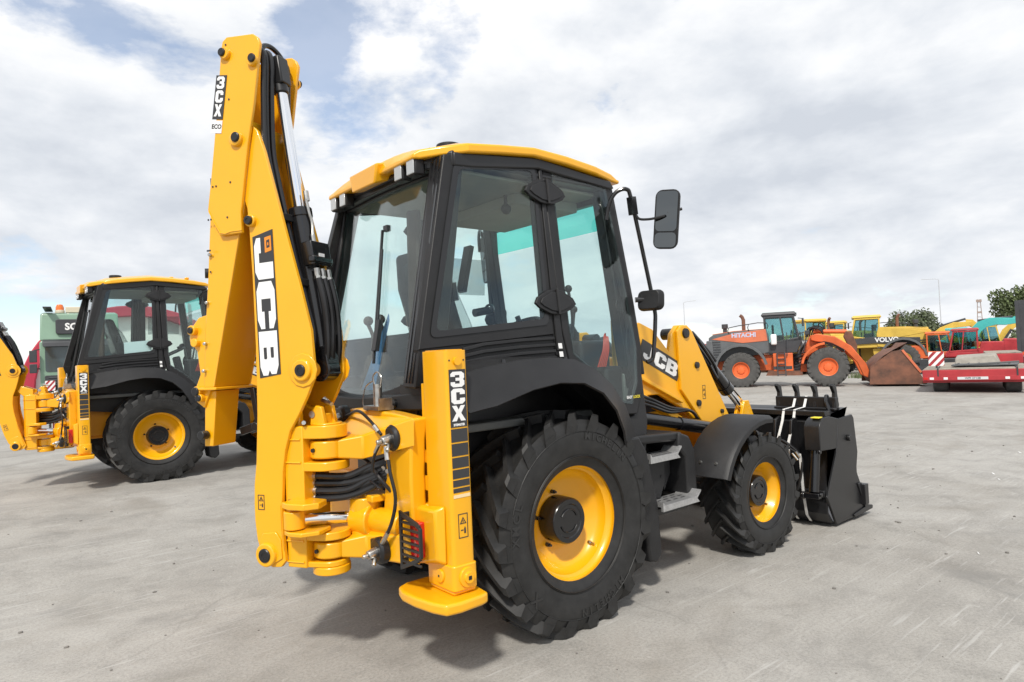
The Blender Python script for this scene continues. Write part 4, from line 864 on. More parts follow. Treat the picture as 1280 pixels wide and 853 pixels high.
    # ---------------- bucket
    Bk=part('loader_bucket',T)
    SP=[(3.40,1.0),(3.70,1.015),(3.735,.98),(3.785,.64),(3.745,.50),(3.745,.44),(3.83,.30),(3.93,.10),(3.96,.03),(3.26,.03),(3.10,.30),(3.33,.68)]
    mb=MB()
    for s in (-1,1): a,b=sorted((s*1.17,s*1.145)); mb.prism(SP,a,b,'y'); 
    for s in (-1,1): a,b=sorted((s*1.185,s*1.171)); mb.prism([(3.72,.34),(3.80,.34),(3.93,.10),(4.03,.08),(4.03,.045),(3.62,.03),(3.60,.06),(3.86,.09),(3.80,.20)],a,b,'y'); mb.box(3.80,3.88,min(s*1.14,s*1.215),max(s*1.14,s*1.215),.12,.32)
    obj('bucket_side',mb,BLKM,Bk,.005)
    mb=MB(); sh=[(3.62,1.075),(3.30,1.04),(3.22,.98),(3.26,.74),(3.24,.55),(3.13,.34),(3.14,.14),(3.22,.045),(4.0,.03)]
    inn=[(a+.022,b+.012) for a,b in sh]; 
    mb.loft([[(a,y,b) for a,b in sh]+[(a,y,b) for a,b in inn[::-1]] for y in (-1.144,1.144)]); obj('bucket_shell',mb,BLKM,Bk,.004)
    mb=MB(); mb.box(3.20,3.30,-1.14,1.14,1.035,1.085)
    for s in (-.86,-.70,.70,.86): mb.prism([(3.25,1.04),(3.12,1.0),(3.06,.70),(3.10,.35),(3.16,.30),(3.24,.55)],s,s+.025,'y')
    mb.box(3.10,3.16,-1.14,1.14,.30,.36); obj('bucket_beam',mb,BLKM,Bk,.006)
    for s in (-1,1):
        mb=MB(); P=[(3.02,.74),(3.02,.95),(3.05,1.0),(3.12,1.035),(3.22,1.04),(3.42,1.0),(3.42,.72)]; a,b=sorted((s*1.1665,s*1.02)); mb.prism(P,a,b,'y'); mb.mk(1).box(3.06,3.14,a+.02,a+.10,1.03,1.042); mb.mk(0)
        mb.cyl((3.58,s*1.17,.80),(3.58,s*1.20,.80),.03); obj('clam_ram_housing',mb,[BLKM,YTAPE],Bk,.012)
        mb=MB(); mb.cyl((3.10,s*1.08,.76),(3.03,s*1.08,.36),.045,None,20); obj('clam_ram_barrel',mb,BLKG,Bk)
        mb=MB(); mb.bar((3.03,s*1.0,.325),(3.03,s*1.14,.325),.07,.05); mb.cyl((3.02,s*1.0,.32),(3.02,s*.97,.32),.035,None,12); mb.cyl((3.03,s*1.14,.73),(3.03,s*1.165,.73),.02,None,10); mb.cyl((3.02,s*1.14,.34),(3.02,s*1.16,.34),.02,None,10); obj('clam_ram_pin',mb,BLKG,Bk,.006)
        mb=MB()
        for k in range(2): mb.tube([(3.0,s*.60,.80-.03*k),(2.98,s*.78,.83-.03*k),(3.0,s*.90,.77-.03*k),(3.03,s*.98,.66),(3.02,s*.97,.50),(3.02,s*.93,.36)],.012,8)
        obj('bucket_hose',mb,HOSE,Bk)
        mb=MB(); mb.cyl((3.01,s*.94,.72),(3.02,s*.97,.67),.016,None,8); mb.cyl((3.02,s*.90,.70),(3.02,s*.95,.64),.013,None,8); obj('hose_fitting',mb,ZNC,Bk)
    mb=MB(); mb.box(3.44,3.50,-1.14,-.53,1.075,1.20); mb.box(3.40,3.52,-1.14,-.53,1.074,1.10)
    obj('fork_bar',mb,BLKM,Bk,.008)
    for i in range(4):
        y=-1.115+.185*i; mb=MB(); mb.prism([(3.43,1.08),(3.51,1.08),(3.53,1.12),(3.51,1.18),(3.49,1.30),(3.42,1.33),(3.40,1.31),(3.45,1.24),(3.44,1.16)],y-.017,y+.017,'y'); obj('bucket_tooth',mb,BLKM,Bk,.006)
    for y,e in ((-.75,0),(-.86,0),(-.985,1)):
        mb=MB(); P=[(3.46,1.205),(3.40,1.10),(3.21,1.09),(3.17,.98),(3.06,.80),(3.04,.55),(3.045,.32),(3.09,.12),(3.16,.05)] if not e else [(3.015,.70),(3.03,.55),(3.045,.32),(3.09,.12),(3.16,.05)]
        n=[]
        for i,(a,b) in enumerate(P): n.append((a-.004,b+.004))
        mb.loft([[(a,y,b),(a,y+.024,b),(a-.004,y+.024,b+.003),(a-.004,y,b+.003)] for a,b in P]); obj('strap',mb,STRAP,Bk)
    mb=MB(); mb.tube([(3.40,-1.10,1.04),(3.42,-1.06,1.15),(3.45,-1.05,1.21),(3.48,-1.05,1.12)],.02,8); obj('fork_handle',mb,BLKG,Bk)
# ================================================================ yard ground
def gz(x,y):   # the yard drains gently away from the machine
    h=math.hypot(x,y); r=min(h,60); k=min(1,max(0,(r-3)/5)); k=k*k*(3-2*k); f=min(1,60/max(1e-6,h))
    return k*(.011*y-.010*x)*f
def ground_mat():
    mt=bpy.data.materials.new('worn_concrete'); mt.use_nodes=True; t=mt.node_tree; n=t.nodes; L=t.links; b=n['Principled BSDF']
    co=n.new('ShaderNodeTexCoord')
    def mp(sc_,rot=0,loc=(0,0,0)):
        m=n.new('ShaderNodeMapping'); m.inputs['Scale'].default_value=sc_; m.inputs['Rotation'].default_value=(0,0,R(rot)); m.inputs['Location'].default_value=loc; L.new(co.outputs['Object'],m.inputs[0]); return m.outputs[0]
    def nz(v,s,d=6,r=.6,ds=0):
        k=n.new('ShaderNodeTexNoise'); k.inputs['Scale'].default_value=s; k.inputs['Detail'].default_value=d; k.inputs['Roughness'].default_value=r; k.inputs['Distortion'].default_value=ds; L.new(v,k.inputs['Vector']); return k.outputs['Fac']
    def rp(f,st):
        r=n.new('ShaderNodeValToRGB'); e=r.color_ramp.elements
        while len(e)<len(st): e.new(.5)
        for i,(p,c) in enumerate(st): e[i].position=p; e[i].color=(c,c,c,1) if isinstance(c,(int,float)) else (*c,1)
        L.new(f,r.inputs[0]); return r.outputs[0]
    def mix(f,a,c,mode='MIX'):
        m=n.new('ShaderNodeMixRGB'); m.blend_type=mode
        for i,v in enumerate((f,a,c)):
            if isinstance(v,(int,float)): m.inputs[i].default_value=v if i==0 else (v,v,v,1)
            elif isinstance(v,tuple): m.inputs[i].default_value=(*v,1)
            else: L.new(v,m.inputs[i])
        return m.outputs[0]
    o=mp((1,1,1))
    base=rp(nz(o,.35,7,.62,.4),[(.30,(.285,.270,.246)),(.50,(.338,.324,.298)),(.70,(.380,.367,.343))])
    pat=rp(nz(o,1.7,9,.7,.6),[(.34,.80),(.52,1.0),(.70,1.08)])
    c=mix(1,base,pat,'MULTIPLY')
    fine=rp(nz(o,55,4,.75),[(.30,.70),(.5,1.0),(.72,1.22)]); c=mix(.85,c,fine,'MULTIPLY')
    fine2=rp(nz(o,170,3,.8),[(.28,.72),(.5,1.0),(.74,1.2)]); c=mix(.7,c,fine2,'MULTIPLY')
    v0=n.new('ShaderNodeTexVoronoi'); v0.inputs['Scale'].default_value=48; L.new(o,v0.inputs['Vector']); sp_=rp(v0.outputs['Distance'],[(.0,.55),(.13,0.0)]); c=mix(sp_,c,(.16,.152,.14))
    # broom and scraper marks
    for rot,sx,sy,th,amt in ((-14,1.5,26,.60,.55),(8,1.0,22,.62,.42),(62,1.0,26,.65,.26),(-52,.9,18,.65,.20)):
        s=rp(nz(mp((sx,sy,1),rot),1.0,4,.55,.2),[(th,0.0),(th+.07,1.0)]); k=rp(nz(o,.9,3,.5),[(.44,0.0),(.58,1.0)])
        m=n.new('ShaderNodeMath'); m.operation='MULTIPLY'; L.new(s,m.inputs[0]); L.new(k,m.inputs[1]); m2=n.new('ShaderNodeMath'); m2.operation='MULTIPLY'; L.new(m.outputs[0],m2.inputs[0]); m2.inputs[1].default_value=amt
        c=mix(m2.outputs[0],c,(.50,.49,.47))
    fl=rp(nz(mp((1.6,1,1),20),11,5,.7,.5),[(.62,0.0),(.70,.40)]); c=mix(fl,c,(.50,.485,.455))
    # brownish and grey stains
    st=rp(nz(o,.55,5,.55,1.2),[(.56,0.0),(.72,.45)]); c=mix(st,c,(.215,.195,.165))
    st=rp(nz(mp((1,1,1),0,(9,4,0)),1.1,6,.6,.8),[(.60,0.0),(.74,.5)]); c=mix(st,c,(.185,.180,.17))
    # long faint tyre tracks
    for rot,of in ((38,0),(-25,7.0)):
        tr=rp(nz(mp((.05,1.5,1),rot,(of,of*.3,0)),1.0,4,.6,.3),[(.52,0.0),(.64,.13)]); c=mix(tr,c,(.20,.192,.178))
    tr=rp(nz(mp((.35,9,1),30,(2,1,0)),1.0,5,.65,.4),[(.56,0.0),(.70,.18)]); c=mix(tr,c,(.22,.21,.195))
    # pits and grit
    v=n.new('ShaderNodeTexVoronoi'); v.inputs['Scale'].default_value=21; v.inputs['Randomness'].default_value=1; L.new(o,v.inputs['Vector'])
    pit=rp(v.outputs['Distance'],[(.0,1.0),(.075,.0)]); k=rp(nz(o,2.3,3,.5),[(.53,0.0),(.66,.8)])
    m=n.new('ShaderNodeMath'); m.operation='MULTIPLY'; L.new(pit,m.inputs[0]); L.new(k,m.inputs[1]); c=mix(m.outputs[0],c,(.09,.085,.08))
    # hairline cracks
    w=nz(o,.8,5,.6); v=n.new('ShaderNodeTexVoronoi'); v.feature='DISTANCE_TO_EDGE'; v.inputs['Scale'].default_value=.22
    mm=n.new('ShaderNodeVectorMath'); mm.operation='ADD'; wv=n.new('ShaderNodeTexNoise'); wv.inputs['Scale'].default_value=.9; wv.inputs['Detail'].default_value=6; L.new(o,wv.inputs['Vector']); L.new(o,mm.inputs[0]); L.new(wv.outputs['Color'],mm.inputs[1]); L.new(mm.outputs[0],v.inputs['Vector'])
    cr=rp(v.outputs['Distance'],[(.0,.20),(.0030,0.0)]); k=rp(nz(o,.5,2,.5),[(.52,0.0),(.60,1.0)])
    m=n.new('ShaderNodeMath'); m.operation='MULTIPLY'; L.new(cr,m.inputs[0]); L.new(k,m.inputs[1]); c=mix(m.outputs[0],c,(.10,.095,.09))
    L.new(c,b.inputs['Base Color']); b.inputs['Roughness'].default_value=.85; b.inputs['Specular IOR Level'].default_value=.3
    bp=n.new('ShaderNodeBump'); bp.inputs['Strength'].default_value=.35; bp.inputs['Distance'].default_value=.006
    hh=mix(.5,nz(o,45,6,.7),nz(o,6,6,.6)); L.new(hh,bp.inputs['Height']); L.new(bp.outputs[0],b.inputs['Normal'])
    return mt
GM=ground_mat()
mb=MB(); rs=[0,2,3,3.5,4,4.5,5,5.5,6,6.5,7,8,10,13,17,22,30,40,50,60,90,150,300,700,1600]; na=72
mb.v.append((0,0,0))
for r in rs[1:]:
    for k in range(na):
        a=2*PI*k/na; x,y=r*math.cos(a),r*math.sin(a); mb.v.append((x,y,gz(x,y)))
for k in range(na): mb.f.append((0,1+k,1+(k+1)%na)); mb.mi.append(0)
for i in range(len(rs)-2):
    for k in range(na): a=1+i*na; mb.f.append((a+k,a+na+k,a+na+(k+1)%na,a+(k+1)%na)); mb.mi.append(0)
tag(obj('ground',mb,GM,ang=80),kind='structure')
# grit and pebbles lying about
rnd=random.Random(11); mb=MB(); GRIT=mat('pebble_stone',(.19,.18,.165),.9,var=.4,vscale=3)
for i in range(420):
    if i<260: x=rnd.uniform(-4,8); y=rnd.uniform(-3.4,6)
    else: a=rnd.uniform(0,.9); d=rnd.uniform(6,26); x=-2.9+d*math.cos(a); y=-4+d*math.sin(a)
    s=rnd.choice((.004,.005,.006,.007,.009,.013))*(1 if i<260 else 1.8); z=gz(x,y)
    i0=len(mb.v); mb.ball((x,y,z+s*.35),s,6,rnd.uniform(.7,1.4),rnd.uniform(.7,1.3),rnd.uniform(.5,.8))
tag(obj('loose_grit',mb,GRIT),kind='stuff')
mb=MB()
for x,y,s in ((7.3,-1.4,.03),(6.9,-1.55,.02),(9.5,-1.2,.035),(3.2,-2.3,.012)): mb.loft([[(x,y,gz(x,y)+.002),(x+s*2,y+s,gz(x,y)+.003),(x+s*2.2,y+s*1.8,gz(x,y)+.012),(x+s*.2,y+s,gz(x,y)+.005)],[(x,y,gz(x,y)+.004),(x+s*2,y+s,gz(x,y)+.006),(x+s*2.2,y+s*1.8,gz(x,y)+.015),(x+s*.2,y+s,gz(x,y)+.009)]])
tag(obj('paper_scrap',mb,WHT),kind='stuff')

# ================================================================ the two backhoe loaders
M1=build_backhoe()
M2=copy_tree(M1); M2.location=(-.734,8.14,.091); M2.rotation_euler=(0,0,.0125)
# its king post points straight back and its boom leans out
def swing_pose(T,psi,th):
    for c in T.children:
        nm=c.name.split('.')[0]
        if nm in ('king_post','boom','dipper','dipper_ram'):
            Q=Matrix.Translation((-1.36,-.42,0))@Matrix.Rotation(R(180-psi),4,'Z')
            if nm!='king_post': Q=Q@Matrix.Translation((.317,0,.672))@Matrix.Rotation(R(th),4,'Y')@Matrix.Translation((-.317,0,-.672))
            c.matrix_basis=Q
swing_pose(M2,20,16)
mb=MB(); g=side_map(-1); mb.prism([(-.40,1.93),(-.03,1.955),(-.03,2.13),(-.40,2.10)],-.012,-.009,g); obj('paper_sheet',mb,SHEET,M2)
tag(M2,'further yellow backhoe loader, half hidden behind the nearer boom at the left edge','backhoe loader')

# ================================================================ background machines. local axes: x to the right as seen from the camera, y away, z up
ORG=mat('orange_machine_paint',(.66,.125,.030),.5,var=.22,vscale=1.1)
ORGW=mat('faded_orange_paint',(.60,.16,.075),.5,var=.2,vscale=1.2)
VYEL=mat('pale_yellow_machine_paint',(.64,.43,.07),.5,var=.16,vscale=1.0)
TEALP=mat('teal_machine_paint',(.06,.42,.40),.42,var=.08,vscale=1.5)
REDP=mat('red_machine_paint',(.40,.030,.038),.5,var=.22,vscale=1.6)
DGRY=mat('dark_grey_paint',(.045,.047,.052),.5,var=.2,vscale=2)
MGRY=mat('mid_grey_paint',(.11,.115,.12),.5,var=.15,vscale=2)
RUST=mat('rusty_steel',(.165,.070,.042),.75,var=.45,vscale=2.2,bump=.2,bscale=14,stain=(.085,.045,.032))
DUSTT=mat('dusty_tyre',(.075,.073,.070),.85,var=.3,vscale=5,bump=.1,bscale=30)
BGL=mat('dark_cab_glass',(.05,.075,.085),.06,spec=.8)
BGLT=glass('pale_cab_glass',(.62,.78,.80),1.0)
WOOD=mat('weathered_boards',(.30,.265,.22),.85,var=.35,vscale=4,bump=.2,bscale=20)
TARP=mat('grey_tarpaulin',(.33,.31,.27),.8,var=.25,vscale=3,bump=.2,bscale=8)
GRN=mat('pale_green_truck_paint',(.21,.33,.24),.38,var=.06,vscale=1.5,coat=.3)
TENT=mat('white_tent_fabric',(.72,.70,.67),.6,var=.05,vscale=.8)
TENTR=mat('red_tent_fabric',(.42,.025,.055),.55,var=.08,vscale=1)
AMB=mat('amber_lens',(.75,.16,.02),.2,coat=.5)
PLT=mat('number_plate_white',(.62,.64,.66),.4)
LBL=mat('blue_white_sticker',(.50,.52,.66),.5,var=.2,vscale=10)
def bthing(name,label,cat,x,y,az,group=None,dz=0): return thing(name,label,cat,(x,y,gz(x,y)+dz),R(az),group)
def big_wheel(T,x,y,r,w,rimc,k=22,lug=True):
    W=part('wheel',T,(x,y,r*.985)); mb=MB(); h=w/2
    mb.lathe([(-h*.8,r*.45),(-h*.95,r*.55),(-h,r*.75),(-h*.92,r*.90),(-h*.75,r*.955),(h*.75,r*.955),(h*.92,r*.90),(h,r*.75),(h*.95,r*.55),(h*.8,r*.45)],(0,0,0),'y',40)
    if lug:
        for e in (-1,1):
            for i in range(k):
                t=2*PI*(i+.5*(e>0))/k; S=[]
                for y_,dt,rr in ((0,0,1.0),(e*h*.6,.12,1.0),(e*h*.95,.2,.985),(e*h*1.0,.22,.88)):
                    a=t+dt; wv=.085; S.append([(r*(rr-.06)*math.cos(a-wv),y_,r*(rr-.06)*math.sin(a-wv)),(r*rr*math.cos(a-wv*.8),y_,r*rr*math.sin(a-wv*.8)),(r*rr*math.cos(a+wv*.8),y_,r*rr*math.sin(a+wv*.8)),(r*(rr-.06)*math.cos(a+wv),y_,r*(rr-.06)*math.sin(a+wv))])
                mb.loft(S)
    obj('tyre',mb,DUSTT,W)
    mb=MB()
    for e in (-1,1): mb.lathe([(e*h*.78,r*.47),(e*h*.86,r*.46),(e*h*.80,r*.42),(e*h*.55,r*.38),(e*h*.5,r*.22),(e*h*.62,r*.20),(e*h*.66,r*.15),(e*h*.66,0)],(0,0,0),'y',28)
    for e in (-1,1):
        for i in range(10): a=2*PI*i/10; mb.cyl((r*.19*math.cos(a),e*h*.60,r*.19*math.sin(a)),(r*.19*math.cos(a),e*h*.68,r*.19*math.sin(a)),r*.022,None,6)
    obj('rim',mb,rimc,W)
def cab_box(T,P,y0,y1,fr,gl,roof,fw=.09):
    # P: side outline (x,z) bottom-left, bottom-right, top-right, top-left, with window panes on both sides, front and rear
    mb=MB(); c=Vector((sum(p[0] for p in P)/4,sum(p[1] for p in P)/4))
    inn=[(c.x+(x-c.x)*(1-2*fw/abs(P[1][0]-P[0][0])),c.y+(z-c.y)*(1-2*fw/abs(P[2][1]-P[1][1]))) for x,z in P]
    for y in (y0,y1-.05): mb.ring(P,inn,y,y+.05,'y')
    for x,z in P: mb.box(x-.04,x+.04,y0+.051,y1-.051,z-.04,z+.04)
    m=[((P[0][0]*.45+P[1][0]*.55)+d,P[0][1]+.02) for d in (-.035,.035)]; k=[((P[3][0]*.45+P[2][0]*.55)+d,P[3][1]-.02) for d in (.035,-.035)]
    mb.prism(m+k,y0-.004,y0+.046,'y')
    obj('cab_frame',mb,fr,T,.012)
    for y,nm in ((y0+.02,'side_pane'),(y1-.03,'side_pane')): mb=MB(); mb.prism(inn,y,y+.01,'y'); obj(nm,mb,gl,T)
    for a,b in ((0,3),(1,2)): mb=MB(); p,q=P[a],P[b]; mb.add([(p[0],y0+.06,p[1]),(p[0],y1-.06,p[1]),(q[0],y1-.06,q[1]),(q[0],y0+.06,q[1])],[(0,1,2,3)]); mb.add([(p[0]+.012,y0+.06,p[1]),(p[0]+.012,y1-.06,p[1]),(q[0]+.012,y1-.06,q[1]),(q[0]+.012,y0+.06,q[1])],[(0,1,2,3)]); obj('end_pane',mb,gl,T)
    mb=MB(); x0=min(P[3][0],P[2][0]); x1=max(P[3][0],P[2][0]); z=P[2][1]; mb.loft([[(x0-.10,y0-.05,z+.02),(x1+.14,y0-.05,z+.02),(x1+.14,y1+.05,z+.02),(x0-.10,y1+.05,z+.02)],[(x0-.02,y0+.02,z+.16),(x1+.04,y0+.02,z+.16),(x1+.04,y1-.02,z+.16),(x0-.02,y1-.02,z+.16)]]); obj('cab_roof',mb,roof,T,.03)
    mb=MB(); xm=(P[0][0]*.6+P[1][0]*.4); mb.box(xm-.25,xm+.2,(y0+y1)/2-.25,(y0+y1)/2+.25,P[0][1]+.1,P[0][1]+.45); mb.box(xm-.3,xm-.2,(y0+y1)/2-.22,(y0+y1)/2+.22,P[0][1]+.4,P[0][1]+.95); obj('operator_seat',mb,DGRY,T,.04)
def wheel_loader(label,x,y,az,paint,hood,rear,fr,rimc,group,face=1,words=None,rust=True,dz=0,roofm=None,name='wheel_loader'):
    T=bthing(name,label,'wheel loader',x,y,az,group,dz); f=face
    X=lambda v:v*f
    MBOLT=MGRY
    for wx,r in ((-1.72,.84),(1.98,.875)):
        for wy in (-1.05,1.05): big_wheel(T,X(wx),wy,r,.62,rimc)
    def pr(nm,P,y0,y1,m,bev=.03): mb=MB(); mb.prism([(X(a),b) for a,b in P],y0,y1,'y'); return obj(nm,mb,m,T,bev)
    pr('rear_frame',[(-3.0,.85),(-.3,.75),(-.2,1.5),(-3.0,1.5)],-.55,.55,paint)
    pr('engine_cover',[(-3.25,1.22),(-3.15,2.42),(-2.95,2.55),(-2.0,2.66),(-.55,2.72),(-.45,2.35),(-.45,1.6),(-3.0,1.2)],-.78,.78,rear)
    pr('hood_panel',[(-3.02,2.34),(-2.0,2.58),(-.56,2.71),(-.50,2.16),(-1.6,2.10)],-.80,-.781,hood,.01); pr('hood_panel',[(-3.02,2.34),(-2.0,2.58),(-.56,2.71),(-.50,2.16),(-1.6,2.10)],.781,.80,hood,.01)
    pr('hood_top',[(-3.0,2.56),(-2.0,2.665),(-.56,2.725),(-.56,2.74),(-2.0,2.70),(-2.95,2.59)],-.74,.74,hood,.01)
    for i in range(7): pr('grille_slat',[(-3.0,1.45+.12*i),(-2.62,1.45+.12*i),(-2.62,1.51+.12*i),(-3.0,1.51+.12*i)],-.80,-.785,DGRY,0)
    pr('counterweight',[(-3.45,.75),(-3.40,1.5),(-3.26,2.28),(-3.0,2.28),(-2.9,.75)],-.82,.82,rear)
    mb=MB(); mb.prism([(X(a),b) for a,b in arc(-1.72,.86,1.20,10,172,10)+arc(-1.72,.86,1.08,172,10,10)],-1.36,-.80,'y'); mb.prism([(X(a),b) for a,b in arc(-1.72,.86,1.20,10,172,10)+arc(-1.72,.86,1.08,172,10,10)],.80,1.36,'y'); obj('rear_mudguard',mb,MGRY,T,.01)
    mb=MB(); mb.prism([(X(a),b) for a,b in arc(1.98,.86,1.12,95,170,6)+arc(1.98,.86,1.02,170,95,6)],-1.34,-.72,'y'); mb.prism([(X(a),b) for a,b in arc(1.98,.86,1.12,95,170,6)+arc(1.98,.86,1.02,170,95,6)],.72,1.34,'y'); obj('front_mudguard',mb,paint,T,.01)
    mb=MB(); mb.cyl((X(-1.55),-.25,2.7),(X(-1.55),-.25,3.25),.085); mb.tube([(X(-1.55),-.25,3.2),(X(-1.60),-.25,3.36),(X(-1.70),-.25,3.45)],.08,10); obj('exhaust_pipe',mb,RUST,T)
    mb=MB(); mb.cyl((X(-2.45),.2,2.55),(X(-2.45),.2,2.85),.10); mb.cyl((X(-2.45),.2,2.85),(X(-2.45),.2,3.08),.15); obj('air_intake',mb,DGRY,T,.02)
    pr('cab_base',[(-.65,1.55),(.75,1.55),(1.00,2.15),(.95,2.3),(-.65,2.0)],-.74,.74,fr)
    P=[(-.62,1.95),(.92,2.12),(.68,3.32),(-.65,3.32)]
    if f<0: P=[(-P[1][0],P[1][1]),(-P[0][0],P[0][1]),(-P[3][0],P[3][1]),(-P[2][0],P[2][1])]
    cab_box(T,P,-.74,.74,fr,BGLT,roofm or fr)
    mb=MB()
    mb.box(min(X(-.30),X(.55)),max(X(-.30),X(.55)),-1.02,-.70,.72,1.55); obj('fuel_tank',mb,paint,T,.03)
    mb=MB()
    for k in range(5): mb.box(min(X(-.12),X(.22)),max(X(-.12),X(.22)),-1.12,-1.03,.55+.24*k,.59+.24*k)
    for k in (-.12,.22): mb.box(X(k)-.025,X(k)+.025,-1.13,-1.09,.50,1.62)
    obj('access_ladder',mb,DGRY,T)
    mb=MB(); mb.cyl((X(.62),0,.8),(X(.62),0,1.5),.2); mb.box(min(X(.6),X(.9)),max(X(.6),X(.9)),-.35,.35,.7,1.0); mb.box(min(X(.6),X(.9)),max(X(.6),X(.9)),-.35,.35,1.3,1.5); obj('articulation_joint',mb,DGRY,T)
    pr('front_frame',[(.85,.65),(2.6,.6),(2.7,.95),(2.1,1.5),(1.75,2.3),(1.35,2.32),(.95,1.5)],-.45,.45,paint)
    for s in (-.62,.62):
        pr('lift_arm',[(1.35,2.30),(1.60,2.38),(2.35,2.22),(3.0,1.75),(3.55,.95),(3.72,.42),(3.60,.30),(3.42,.40),(3.2,1.0),(2.75,1.55),(2.2,1.92),(1.55,2.02),(1.35,2.1)],s-.08,s+.08,paint)
        mb=MB(); mb.cyl((X(1.35),s*.7,1.35),(X(2.7),s*.7,1.58),.09); mb.mk(1).cyl((X(2.2),s*.7,1.5),(X(2.9),s*.7,1.62),.05); obj('lift_cylinder',mb,[paint,CHR],T)
    pr('bell_crank',[(2.85,2.45),(3.1,2.40),(3.3,1.75),(3.25,1.25),(3.05,1.2),(2.95,1.7),(2.75,2.2)],-.12,.12,RUST)
    mb=MB(); mb.cyl((X(1.5),0,2.5),(X(2.9),0,2.42),.10); obj('tilt_cylinder',mb,[paint],T)
    mb=MB(); rr=random.Random(4)
    for k in range(7): mb.tube([(X(1.15+.08*k),-.4+.1*k,2.25),(X(1.3+.08*k),-.45+.1*k,2.75+rr.uniform(-.15,.15)),(X(1.7+.05*k),-.4+.08*k,2.6),(X(1.9),-.3+.08*k,2.35)],.03,6)
    obj('hydraulic_hose',mb,HOSE,T)
    pr('bucket_side',[(3.55,.05),(3.62,.82),(4.45,1.44),(4.80,1.50),(5.42,.56),(5.68,.02)],-1.52,-1.48,RUST,.005); pr('bucket_side',[(3.55,.05),(3.62,.82),(4.45,1.44),(4.80,1.50),(5.42,.56),(5.68,.02)],1.48,1.52,RUST,.005)
    mb=MB(); sh=[(5.68,.03),(4.6,.03),(3.75,.06),(3.60,.35),(3.68,.82),(4.05,1.20),(4.48,1.48),(4.80,1.54),(5.0,1.76)]; inn=[(a+.06,b+.05) for a,b in sh[::-1]]; S=[[(X(a),yy,b) for a,b in sh+inn] for yy in (-1.479,1.479)]; mb.loft(S); obj('bucket_shell',mb,RUST,T)
    mb=MB(); mb.bar((X(4.85),-1.54,1.50),(X(5.50),-1.54,.52),.03,.09); obj('bucket_wear_edge',mb,ORGW if rust else RUST,T)
    mb=MB(); mb.box(min(X(-.36),X(-.1)),max(X(-.36),X(-.1)),-1.0,-.82,1.95,2.45); obj('side_mirror',mb,WHT,T,.06)
    mb=MB()
    mb.tube([(X(-.5),-.80,2.72),(X(-.5),-.80,3.0),(X(-1.3),-.80,2.98),(X(-1.3),-.80,2.66)],.022,6,2); mb.tube([(X(-1.3),-.80,2.98),(X(-2.2),-.80,2.86),(X(-2.2),-.80,2.58)],.022,6,2); mb.tube([(X(.30),-1.08,1.4),(X(.34),-1.0,1.95),(X(.34),-.80,2.5)],.022,6,2); obj('handrail',mb,DGRY,T)
    mb=MB(); mb.bar((X(.85),-.75,3.15),(X(1.05),-1.15,3.1),.03,.03); mb.box(min(X(1.0),X(1.08)),max(X(1.0),X(1.08)),-1.28,-1.08,2.75,3.12); obj('wing_mirror',mb,DGRY,T,.02)
    for y in (-.5,.5): mb=MB(); mb.box(min(X(.70),X(.82)),max(X(.70),X(.82)),y-.1,y+.1,3.28,3.44); obj('work_light',mb,CLRL,T,.02)
    mb=MB(); mb.bar((X(1.0),-.9,1.5),(X(1.2),-1.0,2.45),.05,.05); mb.box(min(X(1.1),X(1.3)),max(X(1.1),X(1.3)),-1.12,-.9,2.35,2.55); obj('head_lamp',mb,DGRY,T,.02)
    mb=MB()
    for k in range(4): mb.tube([(X(.55),-.5,1.0+.12*k),(X(.8),-.62,1.05+.14*k),(X(1.15),-.5,1.2+.12*k)],.028,6)
    for k in range(3): mb.tube([(X(1.45),-.56-.03*k,2.05),(X(2.1),-.74,1.95-.05*k),(X(2.7),-.72,1.6-.05*k)],.022,6)
    obj('hydraulic_hose',mb,HOSE,T)
    mb=MB(); mb.box(min(X(-.3),X(.5)),max(X(-.3),X(.5)),-1.025,-1.02,.80,.95); mb.box(min(X(1.0),X(1.6)),max(X(1.0),X(1.6)),-.456,-.451,1.0,1.2); obj('dirt_panel',mb,DGRY,T)
    if words:
        mb=MB(); text(words[0],words[1],.004,frame((words[2],words[4],words[3]),(1 if words[4]<0 else -1,0,0),(0,0,1)),mb,bold=.012); obj('lettering',mb,words[5],T)
    return T
L1=wheel_loader('orange wheel loader with dark cab and rusty bucket on the ground',25.35,11.03,-62.0,ORG,ORGW,MGRY,DGRY,ORG,'wheel loaders in the far row',words=('HITACHI',.28,-1.55,2.47,-.803,LBL))
L1.scale=(.95,.95,.95)
L2=wheel_loader('pale yellow wheel loader just behind the rusty bucket with a dark band along its side',38.45,12.4,111.6,VYEL,VYEL,VYEL,VYEL,VYEL,'wheel loaders in the far row',words=('VOLVO',.36,-.95,1.98,.828,WHT),roofm=VYEL)
mb=MB(); mb.prism([(-2.6,1.62),(-.30,1.80),(1.0,1.75),(1.0,2.08),(-.30,2.18),(-2.6,2.05)],.801,.825,'y'); obj('side_band',mb,DGRY,L2,.01)
mb=MB(); mb.box(-3.3,-3.05,.75,.86,1.0,2.0)
for i in range(6): mb.box(-3.05,-2.4,.79,.815,1.2+.13*i,1.26+.13*i)
obj('radiator_grille',mb,DGRY,L2)
def far_loader(label,x,y,az):
    c=copy_tree(L2); c.location=(x,y,gz(x,y)); c.rotation_euler=(0,0,R(az)); tag(c,label,'wheel loader','wheel loaders in the far row'); return c
far_loader('yellow wheel loader showing its cab and roof directly behind the orange loader boom',38.9,16.1,60.0)
far_loader('yellow wheel loader furthest back, roof showing between orange loader and pale yellow cab',44.6,17.0,108.0)
